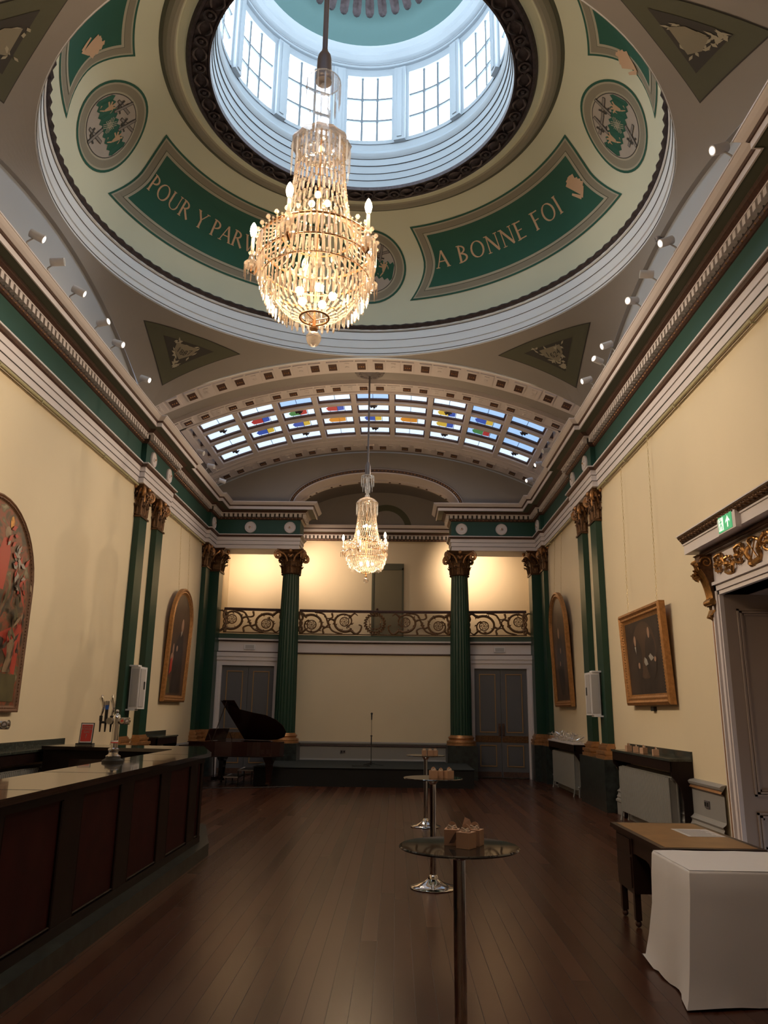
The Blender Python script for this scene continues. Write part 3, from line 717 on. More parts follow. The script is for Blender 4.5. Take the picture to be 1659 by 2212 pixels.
# ---- dado round the walls
PDADO = [(0, 0), (.10, 0), (.10, .20), (.12, .22), (.12, .25), (.09, .27), (.10, .30), (.08, .33), (.07, .36), (.09, .39), (.05, .42), (.04, .44), (.04, .74), (.05, .76)]
PDG = [(.05, .76), (.08, .775), (.06, .80)]
PDT = [(.06, .80), (.08, .82), (.09, .85), (.06, .87), (0, .88)]
def dado(path, name, mirror=False):
    w = MB(); w.use('dado'); run(w, path, PDADO, False); w.use('brown' if 'back' in name or 'far' in name else 'goldlight'); run(w, path, PDG, False); w.use('dado'); run(w, path, PDT)
    if mirror: w.mirror()
    w.build(name, struct=True)
dado([(XL, -3.4), (XL, 14.6)], 'baseboard_left_near'); dado([(XL, 16.62), (XL, 20.3)], 'baseboard_left_far')
dado([(XL, 10.0), (XL, 14.6)], 'baseboard_right', True); dado([(XL, -3.4), (XL, 7.05)], 'baseboard_right_near', True); dado([(XL, 16.62), (XL, 20.3)], 'baseboard_right_far', True)
dado(arcx(-2.9, 2 * XC + 2.9, 20), 'baseboard_back')

# ================================================================= COLUMNS AND PILASTERS
def capital(hx, hy, z0, z1, square=False, wall=False):
    """Corinthian capital about the local origin; hx, hy half sizes of the shaft; wall: only the half in front of the wall (y >= 0)"""
    w = MB(); H = z1 - z0
    def P(a, r, z):      # point at angle a, r = multiple of shaft half size
        c, s = cos(a), sin(a)
        if square: m = (abs(c) ** 6 + abs(s) ** 6) ** (1 / 6); c /= m; s /= m
        return (hx * r * c, hy * r * s, z)
    n = 32; w.use('gold')
    prof = [(1.10, 0), (1.16, .02), (1.10, .045), (1.0, .05), (1.0, .5), (1.08, .68), (1.28, .84), (1.34, .86)]
    w.grid([[P(2 * pi * i / n, r, z0 + H * t) for i in range(n)] for r, t in prof], closeu=True)
    def leaf(a, zb, h, wd, curl):
        rows = []
        for k in range(8):
            t = k / 7; r = 1.03 + .10 * t + curl * max(0, t - .55) ** 1.6 * 3.0; z = zb + h * (t if t < .85 else .85 - (t - .85) * .9); ww = wd * (1 - .55 * max(0, t - .5) * 2) * (1 + .12 * (k % 2))
            rows.append([P(a + e * ww, r + (.05 if abs(e) < .2 else -.02 if abs(e) > .9 else .02), z) for e in (-1, -.5, 0, .5, 1)])
        w.grid(rows)
        w.tube([P(a, 1.10 + .10 * (k / 6) + curl * max(0, k / 6 - .55) ** 1.6 * 3, zb + h * min(k / 6, .9)) for k in range(7)], [.013] * 6 + [.02], 4)
    for i in range(8): leaf(2 * pi * i / 8 + pi / 8, z0 + H * .05, H * .36, .34, .26)
    for i in range(8): leaf(2 * pi * i / 8, z0 + H * .08, H * .60, .34, .34)
    for i in range(16): leaf(2 * pi * i / 16 + .2, z0 + H * .45, H * .30, .13, .42)
    w.use('goldlight')
    for k in range(4):            # corner volutes
        a = pi / 4 + k * pi / 2; pts = []; rr = []
        for i in range(22):
            t = i / 21; th = t * 4.2 * pi - pi / 2; q = .115 * (1 - .8 * t) * H * 1.5
            base = 1.62 if not square else 1.30
            cx_, cy_ = hx * base * 1.414 * cos(a) * (.80 if square else .88), hy * base * 1.414 * sin(a) * (.80 if square else .88)
            d = Vector((cos(a), sin(a), 0)); c = Vector((cx_, cy_, z0 + H * .76)); p = c + d * (-cos(th) * q * -1) + Vector((0, 0, 1)) * (-sin(th) * q)
            pts.append(p); rr.append(.034 * (1 - .6 * t))
        w.tube(pts, rr, 6); w.ball(tuple(pts[-1]), .03, 6, 5)
        for e in (-.35, .35):
            w.tube([P(a + e * 1.3, 1.05, z0 + H * .52), P(a + e, 1.14, z0 + H * .68), P(a + e * .5, 1.3, z0 + H * .82), pts[0]], [.02, .024, .028, .034], 5)
    for k in range(4):            # inner helices and fleuron
        a = k * pi / 2; w.ball(P(a, 1.46, z0 + H * .93), .055 * H / .69, 8, 6)
        for e in (-1, 1):
            w.tube([P(a + e * .12 * sin(t * 1.1 + .4) * (1 - .05 * t) + e * .10, 1.28 + .04 * cos(t), z0 + H * (.74 + .05 * sin(t))) for t in [q * .7 for q in range(10)]], .016, 4)
    w.use('gold'); ring = []           # abacus with hollow sides
    for k in range(4):
        for i in range(8):
            t = i / 8; a0, a1 = -pi / 4 + k * pi / 2, pi / 4 + k * pi / 2
            ax, ay = cos(a0) * 1.414, sin(a0) * 1.414; bx, by = cos(a1) * 1.414, sin(a1) * 1.414
            x, y = ax + (bx - ax) * t, ay + (by - ay) * t; d = 1 - .20 * sin(pi * t) * (0.9 if not square else .5); big = 1.52 if not square else 1.42; ring.append((x * hx * big * d, y * hy * big * d))
    w.grid([[(x * f, y * f, z0 + H * t) for x, y in ring] for t, f in ((.87, .90), (.90, .92), (.93, .95), (.95, 1.0), (1.0, 1.02))], closeu=True); w.cap([(x * 1.02, y * 1.02, z1) for x, y in ring]); w.cap([(x * .9, y * .9, z0 + H * .87) for x, y in ring])
    if wall: w.v = [(x, max(y, .002), z) for x, y, z in w.v]
    return w
COLX = 2.375; COLY = 21.45
col = T('column', '', 'column', (XC - COLX, COLY, 0))
w = MB(); w.box(-.395, .395, -.40, .36, 0, .85); w.build('pedestal', 'marble', col, local=True)
w = MB(); w.lathe([(.40, .85), (.40, .89), (.385, .90), (.395, .93), (.385, .965), (.34, .975), (.325, .995), (.335, 1.02), (.355, 1.04), (.345, 1.065), (.31, 1.075), (.30, 1.11)], n=40, cap=True); w.build('base', 'goldlight', col, smooth=True, local=True)
w = MB()
def fl(a): q = abs(sin(a * 12)); return 1 - .045 * (q ** .6)
w.lathe([(.29, 1.11), (.288, 1.2), (.284, 2.2), (.272, 3.4), (.252, 4.6), (.232, 5.35), (.24, 5.385)], n=192, mod=fl); w.build('shaft', 'green', col, smooth=True, local=True, ang=25)
capital(.245, .245, 5.385, 6.08).build('capital', parent=col, smooth=True, local=True, ang=50)
col['label'] = 'fluted green column with gilt capital behind the grand piano'; col['group'] = 'columns before the gallery'
dup(col, (XC + COLX, COLY, 0), 0, 'fluted green column with gilt capital beside the right-hand gallery door')

def pilaster(h=.12, hw=.22):
    t = T('pilaster', '', 'pilaster')
    w = MB(); w.box(-hw, hw, .002, h, 1.175, 5.44); w.build('shaft', 'green', t, local=True)
    w = MB(); w.use('goldlight')
    for e, z0, z1 in ((.10, .90, .955), (.075, .955, .985), (.095, .985, 1.04), (.045, 1.04, 1.075), (.06, 1.075, 1.12), (.03, 1.12, 1.15), (.012, 1.15, 1.175)):
        w.box(-hw - e, hw + e, 0, h + e, z0, z1)
    w.build('base', None, t, local=True)
    w = capital(hw, h, 5.44, 6.08, True, True); w.use('gold').box(-hw - .03, hw + .03, 0, h + .03, 5.42, 5.455); w.build('capital', None, t, smooth=True, local=True, ang=50)
    t['group'] = 'green wall pilasters'; return t
RL, RR_ = -pi / 2, pi / 2
p0 = pilaster(); p0.location = (XL + .003, 15.12, 0); p0.rotation_euler = (0, 0, RL); p0['label'] = 'green pilaster on the left wall behind the beer taps, nearer of its pair'
dup(p0, (XL + .003, 16.24, 0), RL, 'green pilaster on the left wall, farther of the pair behind the beer taps')
dup(p0, (XR - .003, 15.12, 0), RR_, 'green pilaster on the right wall beside the square portrait, nearer of its pair')
dup(p0, (XR - .003, 16.24, 0), RR_, 'green pilaster on the right wall, farther of the pair by the square portrait')
dup(p0, (XL + .003, 20.68, 0), RL, 'green pilaster on the left wall just before the gallery corner')
dup(p0, (XR - .003, 20.68, 0), RR_, 'green pilaster on the right wall just before the gallery corner')
p1 = pilaster(.33, .25); p1.location = (XL + .003, 21.38, 0); p1.rotation_euler = (0, 0, RL); p1['label'] = 'deep green corner pilaster beside the left gallery door'
dup(p1, (XR - .003, 21.38, 0), RR_, 'deep green corner pilaster beside the right gallery door')
for sx, nm in ((0, 'left'), (1, 'right')):
    w = MB(); w.box(XL + .004, XL + .27, 14.68, 16.62, 0, .90)
    if sx: w.mirror()
    tag(w.build('pedestal', 'marble'), 'long dark marble pedestal under the %s wall pilaster pair' % nm, 'pedestal')
    w = MB(); w.box(XL + .004, XL + .27, 20.30, 21.0, 0, .90)
    w.box(XL + .004, XL + .43, 21.0, 21.64, 0, .90)
    if sx: w.mirror()
    tag(w.build('pedestal', 'marble'), 'dark marble corner pedestal beside the %s gallery door' % nm, 'pedestal')

# ================================================================= DOORS UNDER THE GALLERY
def bend(w, xm):
    w.v = [(x, y + gy(x) - gy(xm), z) for x, y, z in w.v]; return w
for sx, nm in ((0, 'left'), (1, 'right')):
    x0, x1 = (XC - 4.20, XC - 2.78) if not sx else (XC + 2.78, XC + 4.20)
    ym = gy((x0 + x1) / 2) - .02; root = ST('door_%d' % (sx + 1), ((x0 + x1) / 2, ym, 0)); xm = (x0 + x1) / 2
    for k, (a, b) in enumerate(((x0, xm - .004), (xm + .004, x1))):
        d = MB(); d.box(a, b, ym - .05, ym, .02, 2.88)
        lf = bend(d, xm).build('door_leaf', 'doorgrey', root)
        for zz0, zz1, nme in ((1.18, 2.74, 'upper'), (.30, .86, 'lower')):
            q = MB(); q.use('doorgold')
            for px0, px1, pz0, pz1 in ((a + .13, b - .13, zz0, zz0 + .026), (a + .13, b - .13, zz1 - .026, zz1), (a + .13, a + .156, zz0, zz1), (b - .156, b - .13, zz0, zz1)): q.box(px0, px1, ym - .07, ym - .05, pz0, pz1)
            q.use('doorgrey').box(a + .17, b - .17, ym - .058, ym - .05, zz0 + .05, zz1 - .05)
            bend(q, xm).build('door_panel', parent=lf)
        q = MB(); q.box(a + .02, b - .02, ym - .06, ym - .05, .04, .17); bend(q, xm).build('kick_plate', 'brown', lf)
        q = MB(); q.box(a + .01, b - .01, ym - .062, ym - .05, .93, 1.10); bend(q, xm).build('finger_plate', 'gold', lf)
        q = MB(); hx = xm + (-.05 if k == 0 else .05); q.box(hx - .035, hx + .035, ym - .07, ym - .05, 1.05, 1.42); q.tube([(hx, ym - .07, 1.10), (hx, ym - .11, 1.12), (hx, ym - .11, 1.36), (hx, ym - .07, 1.38)], .012, 6); bend(q, xm).build('door_handle', 'brown', lf)
    q = MB(); q.use('white')
    for sgn, xx in ((-1, x0), (1, x1)):
        a, b = (xx - .17, xx) if sgn < 0 else (xx, xx + .17)
        q.box(a, b, ym - .12, ym, 0, 2.88); q.box(a + .05, b - .05, ym - .14, ym - .12, 0, 2.88)
    q.box(x0 - .17, x1 + .17, ym - .12, ym, 2.88, 3.02).box(x0 - .18, x1 + .18, ym - .15, ym, 3.02, 3.12).box(x0 - .19, x1 + .19, ym - .17, ym, 3.12, 3.235)
    bend(q, xm).build('door_frame', parent=root)
    s = T('emergency_light', 'small white emergency light box over the %s gallery door' % nm, 'emergency light', (xm, gy(xm) - .035, 3.40)); yb = gy(xm) - .03
    q = MB(); q.box(xm - .15, xm + .15, yb - .05, yb, 3.33, 3.47); bend(q, xm).build('housing', 'plastic', s); q = MB(); q.box(xm - .12, xm + .12, yb - .058, yb - .05, 3.35, 3.45); bend(q, xm).build('diffuser', 'meshgrey', s)
M['olivedoor'] = mat('olive_door', (.19, .165, .10), .6)
# upper gallery door and sign
root = ST('door_3', (-.30, YW, ZG))
w = MB(); w.use('olivedoor').box(-.74, .14, YW - .06, YW, ZG, 6.0); w.build('door_leaf', None, root)
w = MB(); w.use('olive').box(-.80, -.74, YW - .09, YW, ZG, 6.06).box(.14, .20, YW - .09, YW, ZG, 6.06).box(-.80, .20, YW - .09, YW, 6.0, 6.2); w.build('door_frame', None, root)
w = MB(); w.cyl((-.62, YW - .06, 4.75), (-.62, YW - .13, 4.75), .02, n=8); w.ball((-.62, YW - .14, 4.75), .04, 8, 6); w.build('door_handle', 'brown', root)
# ================================================================= BALUSTRADE
def bal(xa, xb, ros, wreath, label):
    xm = (xa + xb) / 2; t = T('balustrade', label, 'balustrade', (xm, gy(xm) - .02, 3.76), 0, 'gallery balustrade sections')
    def P(x, z, d=0): return (x, gy(x) - .03 - d, z)
    w = MB(); pts = [P(xa + (xb - xa) * i / 20, 4.46) for i in range(21)]
    w.tube(pts, .035, 8); w.tube([(x, y - .03, z - .035) for x, y, z in pts], .016, 6); w.build('hand_rail', 'brown', t, smooth=True)
    w = MB(); w.tube([P(xa + (xb - xa) * i / 20, 3.80) for i in range(21)], .015, 5)
    def spline(pts, r0, r1, n=6):
        out = []; m = len(pts)
        for i in range(m - 1):
            p0, p1, p2, p3 = pts[max(i - 1, 0)], pts[i], pts[i + 1], pts[min(i + 2, m - 1)]
            for k in range(n):
                u = k / n; out.append(tuple(.5 * (2 * b + (c - a) * u + (2 * a - 5 * b + 4 * c - d) * u * u + (-a + 3 * b - 3 * c + d) * u ** 3) for a, b, c, d in zip(p0, p1, p2, p3)))
        out.append(pts[-1]); L = len(out); w.tube([P(x, min(max(z, 3.80), 4.43), .01) for x, z in out], [1.75 * (r0 + (r1 - r0) * i / L) for i in range(L)], 6); return out
    for i, (x, z, up, sg) in enumerate(ros):
        # large scroll: spiral out of the rosette ring towards the neighbour
        pts = []
        for k in range(15):
            a = rad(up * (-60 + 26 * k)) ; r = .165 + .011 * k
            pts.append((x + sg * r * cos(a) * 1.05, z + r * sin(a) * .92))
        o = spline(pts, .012, .024, 3)
        e = pts[-1]
        spline([e, (e[0] + sg * .14, e[1] - up * .10), (e[0] + sg * .26, e[1] - up * .02), (e[0] + sg * .30, e[1] + up * .12), (e[0] + sg * .22, e[1] + up * .16)], .024, .01)
        spline([pts[9], (pts[9][0] - sg * .12, pts[9][1] + up * .04), (pts[9][0] - sg * .20, pts[9][1] - up * .06), (pts[9][0] - sg * .15, pts[9][1] - up * .12)], .02, .008)
        spline([pts[4], (pts[4][0] + sg * .12, pts[4][1] + up * .10), (pts[4][0] + sg * .22, pts[4][1] + up * .04)], .02, .006)
        rn = random.Random(i * 7 + int(xa * 10))
        for q in pts[::2] + [e]:
            for _ in range(2):
                a = rn.uniform(0, 2 * pi); w.tube([P(q[0], q[1], .01), P(q[0] + .05 * cos(a), q[1] + .05 * sin(a), .03), P(q[0] + .075 * cos(a + .5), min(max(q[1] + .075 * sin(a + .5), 3.8), 4.43), .02)], [.022, .018, .005], 5)
    for xx in (xa + .05, xb - .05):
        for sgn in (-1, 1): spline([(xx, 3.82), (xx + .04 * sgn, 3.95), (xx - .03 * sgn, 4.1), (xx + .05 * sgn, 4.25), (xx - .02, 4.42)], .022, .018)
    # linking S stems with husks
    for (x0, z0, u0, s0), (x1, z1, u1, s1) in zip(ros, ros[1:]):
        if abs(x1 - x0) > 1.2: continue
        m = (x0 + x1) / 2; spline([(x0 + .08 * 1, 4.42), (x0 + .34, 4.36), (m, 4.12), (x1 - .34, 3.90), (x1 - .05, 3.81)], .016, .016)
        w.ball(P(m, 4.12, .02), .04, 7, 5); w.ball(P(m + .05, 4.07, .02), .028, 6, 4); spline([(m + .1, 4.40), (m + .12, 4.28), (m, 4.24), (m - .12, 4.3)], .02, .006); spline([(m - .12, 3.82), (m - .14, 3.94), (m, 4.0), (m + .1, 3.93)], .02, .006)
    w.build('scrollwork', 'scroll', t, smooth=True)
    for x, z, up, sg in ros:
        r = MB(); r.use('scroll'); r.tube([P(x + .125 * cos(2 * pi * k / 24), z + .125 * sin(2 * pi * k / 24), .01) for k in range(24)], .017, 6, closed=True)
        r.use('scroll').ball(P(x, z, .02), .024, 7, 5)
        for k in range(6):
            a = k * pi / 3; r.tube([P(x + .03 * cos(a), z + .03 * sin(a), .01), P(x + .075 * cos(a - .35), z + .075 * sin(a - .35), .02), P(x + .10 * cos(a), z + .10 * sin(a), .02), P(x + .08 * cos(a + .35), z + .08 * sin(a + .35), .02), P(x + .058 * cos(a + .15), z + .058 * sin(a + .15), .02)], [.010, .012, .013, .012, .008], 5)
        r.build('rosette', None, t, smooth=True)
    if wreath:
        r = MB(); r.use('scroll'); R0 = .27
        for k in range(44):
            a = 2 * pi * k / 44; r.tube([P(XC + R0 * cos(a), 4.12 + R0 * sin(a), .02), P(XC + (R0 + .035 * (1 if k % 2 else -1)) * cos(a + .13), 4.12 + (R0 + .035 * (1 if k % 2 else -1)) * sin(a + .13), .04), P(XC + (R0 + .045 * (1 if k % 2 else -1)) * cos(a + .22), 4.12 + (R0 + .045 * (1 if k % 2 else -1)) * sin(a + .22), .02)], [.02, .022, .006], 5)
        r.tube([P(XC + R0 * cos(2 * pi * k / 30), 4.12 + R0 * sin(2 * pi * k / 30), .01) for k in range(30)], .02, 6, closed=True)
        for sg in (-1, 1):
            r.tube([P(XC + sg * x, z, .015) for x, z in ((.02, 3.95), (.10, 3.97), (.17, 4.03), (.15, 4.12), (.12, 4.10), (.13, 4.06))], [.022, .02, .018, .016, .014, .008], 5); r.tube([P(XC + sg * x, z, .015) for x, z in ((.16, 4.14), (.17, 4.2), (.14, 4.25))], [.014, .012, .005], 5)
        r.tube([P(XC + x, 4.33 - .3 * x * x, .015) for x in (-.1, -.05, 0, .05, .1)], [.006, .016, .02, .016, .006], 5)
        for k in range(7): r.ball(P(XC - .09 + .03 * k, 3.96 + .008 * (k % 2), .03), .018, 6, 4)
        r.build('wreath', None, t, smooth=True)
bal(XL + .42, XC - COLX - .22, [(XC - 4.05 + .02, 4.17, 1, -1), (XC - 3.08, 4.06, -1, 1)], False, 'gilt scrollwork balustrade section left of the left column')
bal(XC - COLX + .22, XC + COLX - .22, [(XC - 1.80, 4.06, -1, -1), (XC - .87, 4.16, 1, 1), (XC + .87, 4.16, 1, -1), (XC + 1.80, 4.06, -1, 1)], True, 'long gilt scrollwork balustrade with a central wreath between the columns')
bal(XC + COLX + .22, XR - .42, [(XC + 3.08, 4.06, -1, -1), (XC + 4.03, 4.17, 1, 1)], False, 'gilt scrollwork balustrade section right of the right column')

# ================================================================= BIG DOORWAY IN THE RIGHT WALL
root = ST('door_4', (XR, (DY0 + DY1) / 2, 0))
w = MB(); w.use('doortaupe')       # panelled reveal facing the camera, doors deeper in
w.box(XR, XR + .75, DY1 - .002, DY1 + .05, 0, DZ).box(XR, XR + .75, DY0 - .05, DY0, 0, DZ).box(XR, XR + .75, DY0, DY1, DZ, DZ + .05)
for z0, z1 in ((.18, .62), (.80, 2.98)):
    for i, e in enumerate((0, .03, .055)): 
        a, b = XR + .14 + e, XR + .62 - e; y = DY1 - .004 - .012 * (1 if i == 0 else 2 if i == 1 else .5)
        for q in ((a, b, z0 + e, z0 + e + .022), (a, b, z1 - e - .022, z1 - e), (a, a + .022, z0 + e, z1 - e), (b - .022, b, z0 + e, z1 - e)): w.box(q[0], q[1], y - .01, DY1, q[2], q[3])
w.build('reveal', parent=root)
w = MB(); w.use('doortaupe').box(XR + .72, XR + .77, DY0, DY1, 0, DZ); w.build('door_leaf', parent=root)
w = MB(); w.use('line').box(XR + .05, XR + .06, DY1 - .01, DY1, 0, 0); 
w = MB(); w.use('white')           # architrave: stepped bands
def jamb(y0, y1):
    s = 1 if y1 > y0 else -1
    def bb(a, b, pr): w.box(XR - pr, XR, min(y0 + s * a, y0 + s * b), max(y0 + s * a, y0 + s * b), 0, DZ + (.32 if a > .15 else .12))
    bb(0, .03, .05); bb(.03, .09, .07); bb(.09, .12, .10); bb(.12, .16, .085); bb(.16, .30, .05)
jamb(DY1, DY1 + .5); jamb(DY0, DY0 - .5)
w.box(XR - .05, XR, DY0 - .05, DY1 + .05, DZ, DZ + .05).box(XR - .07, XR, DY0 - .09, DY1 + .09, DZ + .05, DZ + .12).box(XR - .10, XR, DY0 - .12, DY1 + .12, DZ + .12, DZ + .16)
w.box(XR - .06, XR, DY0 - .12, DY1 + .12, DZ + .16, 3.68)            # frieze
w.box(XR - .05, XR, DY0 - .3, DY1 + .3, DZ + .16, 3.68)
w.use('goldlight').box(XR - .065, XR - .05, DY1 + .21, DY1 + .245, .30, 2.86)
w.use('white').box(XR - .14, XR, DY0 - .33, DY1 + .33, 0, .2)
w.build('door_frame', parent=root)
w = MB(); yA, yB = DY0 - .44, DY1 + .44
w.use('brown')
w.box(XR - .13, XR, yA + .14, yB - .14, 3.68, 3.74); 
for i in range(int((yB - yA - .3) / .045)): w.ball((XR - .13, yA + .16 + .045 * i, 3.71), .028, 6, 4)
w.use('white').box(XR - .27, XR, yA, yB, 3.745, 3.865).box(XR - .285, XR, yA - .01, yB + .01, 3.865, 3.885)
w.use('gold')
run(w, [(XR, yA), (XR, yB)][::-1] if False else [(XR, yB), (XR, yA)], [(0, 3.885), (.285, 3.885), (.30, 3.895), (.31, 3.92), (.34, 3.945), (.35, 3.965), (.35, 3.975), (0, 3.975)])
rn = random.Random(3)
for i in range(int((yB - yA) / .05)): w.ball((XR - .315, yA + .025 + .05 * i, 3.925 + .012 * (i % 2)), .03, 6, 4)
w.use('white').box(XR - .36, XR, yA - .02, yB + .02, 3.975, 3.99)
w.build('door_cornice', parent=root)
def scroll_console(yc):
    w = MB(); w.use('gold'); hw = .085; side = []
    prof = [(.21, 3.66), (.235, 3.58), (.22, 3.49), (.175, 3.42), (.14, 3.34), (.115, 3.25), (.10, 3.17), (.10, 3.13), (.125, 3.10), (.13, 3.06), (.11, 3.03), (.09, 3.03), (.08, 2.98), (.04, 2.88)]
    P2 = [(0, 3.68), (.24, 3.68)] + prof + [(0, 2.80)]
    w.prism([(XR - p, yc - hw, z) for p, z in P2], (0, 2 * hw, 0))
    w.use('giltbright')
    for e in (-hw - .005, hw + .005):
        w.tube([(XR - .145 - .075 * (1 - .8 * t) * cos(t * 9), yc + e, 3.58 + .075 * (1 - .8 * t) * sin(t * 9)) for t in [i / 20 for i in range(21)]], .012, 5)
        w.tube([(XR - p - .005, yc + e * .9, z) for p, z in prof[2:9]], .014, 5)
    for e in (-.05, 0, .05): w.tube([(XR - p - .008, yc + e, z) for p, z in prof[1:8]], .016, 5)
    for k in range(16): 
        a = k * .55; w.tube([(XR - .21, yc + .05 * cos(a), 3.62 - .016 * k), (XR - .25 - .015 * (k % 3), yc + .075 * cos(a), 3.60 - .016 * k), (XR - .24, yc + .09 * cos(a), 3.57 - .016 * k)], [.02, .022, .006], 5)
    w.cyl((XR - .11, yc - hw - .02, 3.08), (XR - .11, yc + hw + .02, 3.08), .042, n=10)
    for k in range(12): w.tube([(XR - .08, yc + (-.07 + .013 * k), 2.98), (XR - .12, yc + (-.07 + .013 * k) * .8, 2.92 - .01 * (k % 3)), (XR - .06, yc + (-.07 + .013 * k) * .2, 2.84 + .02 * (k % 2))], [.02, .022, .006], 5)
    w.build('scroll_bracket', parent=root, smooth=True, ang=40)
scroll_console(DY1 + .17); scroll_console(DY0 - .17)
w = MB(); w.use('giltbright')
def sc(pts, r=.019): 
    n = len(pts); w.tube([(XR - .085 - .02 * sin(i * 1.3), y, z) for i, (y, z) in enumerate(pts)], [r * (1.25 - .8 * i / n) for i in range(n)], 7)
yc = (DY0 + DY1) / 2; zc = 3.49
for sg in (-1, 1):
    def sp(y0, z0, r0, turns, up, s2=1, n=26):
        pts = [(y0 + s2 * r0 * (1 - .75 * t) * cos(up * t * turns * 2 * pi), z0 + r0 * (1 - .75 * t) * .95 * sin(up * t * turns * 2 * pi)) for t in [i / n for i in range(n + 1)]]; sc(pts); return pts
    for k, (d, up) in enumerate(((.22, 1), (.52, -1), (.80, 1))):
        y = yc + sg * (.13 + d); p = sp(y, zc + .02 * up, .145, 1.5, up, -sg)
        w.ball((XR - .10, p[-1][0], p[-1][1]), .04, 7, 5)
        for q in p[::3]:
            for a in (0.4, 2.2, 4.0): w.tube([(XR - .08, q[0], q[1]), (XR - .10, q[0] + .02 * cos(a + q[0] * 9), q[1] + .02 * sin(a + q[0] * 9)), (XR - .08, q[0] + .032 * cos(a + q[0] * 9), q[1] + .032 * sin(a + q[0] * 9))], [.011, .009, .003], 5)
    w.tube([(XR - .08, yc - sg * .12, zc - .14), (XR - .10, yc + sg * .10, zc + .13)], .008, 5)
    sc([(yc + sg * .15 * cos(a), zc + .15 * sin(a)) for a in [i * pi / 12 - pi / 2 for i in range(13)]], .03)
w.build('scroll_ornament', parent=root, smooth=True)
# exit sign on the door cornice
s = T('exit_sign', 'green and white running man exit sign on the big doorway cornice', 'sign', (XR - .28, 8.55, 3.745)); xs = XR - .33
w = MB(); w.box(xs, XR - .27, 8.28, 8.76, 3.72, 3.93); w.build('housing', 'white', s)
w = MB(); w.box(xs - .006, xs, 8.36, 8.72, 3.735, 3.915); p = w.build('sign_face', 'exit', s)
w = MB(); w.use('exitw'); X = xs - .010
w.poly([(X, 8.70, 3.75), (X, 8.57, 3.75), (X, 8.57, 3.90), (X, 8.70, 3.90)])
w.poly([(X, 8.475, 3.76), (X, 8.445, 3.76), (X, 8.445, 3.84), (X, 8.475, 3.84)]); w.poly([(X, 8.46, 3.895), (X, 8.515, 3.83), (X, 8.405, 3.83)])
w.poly([(X, 8.515, 3.83), (X, 8.515, 3.805), (X, 8.475, 3.85)]); w.poly([(X, 8.405, 3.83), (X, 8.405, 3.805), (X, 8.445, 3.85)])
w.use('exit'); X -= .004
w.poly([(X, 8.64 + .012 * cos(a), 3.88 + .012 * sin(a)) for a in [k * pi / 4 for k in range(8)]])
for a, b in (((8.635, 3.865), (8.625, 3.82)), ((8.625, 3.82), (8.66, 3.80)), ((8.66, 3.80), (8.675, 3.765)), ((8.625, 3.82), (8.60, 3.79)), ((8.60, 3.79), (8.605, 3.76)), ((8.635, 3.855), (8.60, 3.85)), ((8.635, 3.855), (8.665, 3.84))):
    d = Vector((0, b[0] - a[0], b[1] - a[1])); n_ = Vector((0, -d.z, d.y)).normalized() * .006; A_, B_ = Vector((X, *a)), Vector((X, *b)); w.poly([A_ + n_, B_ + n_, B_ - n_, A_ - n_])
w.build('pictogram', parent=p)

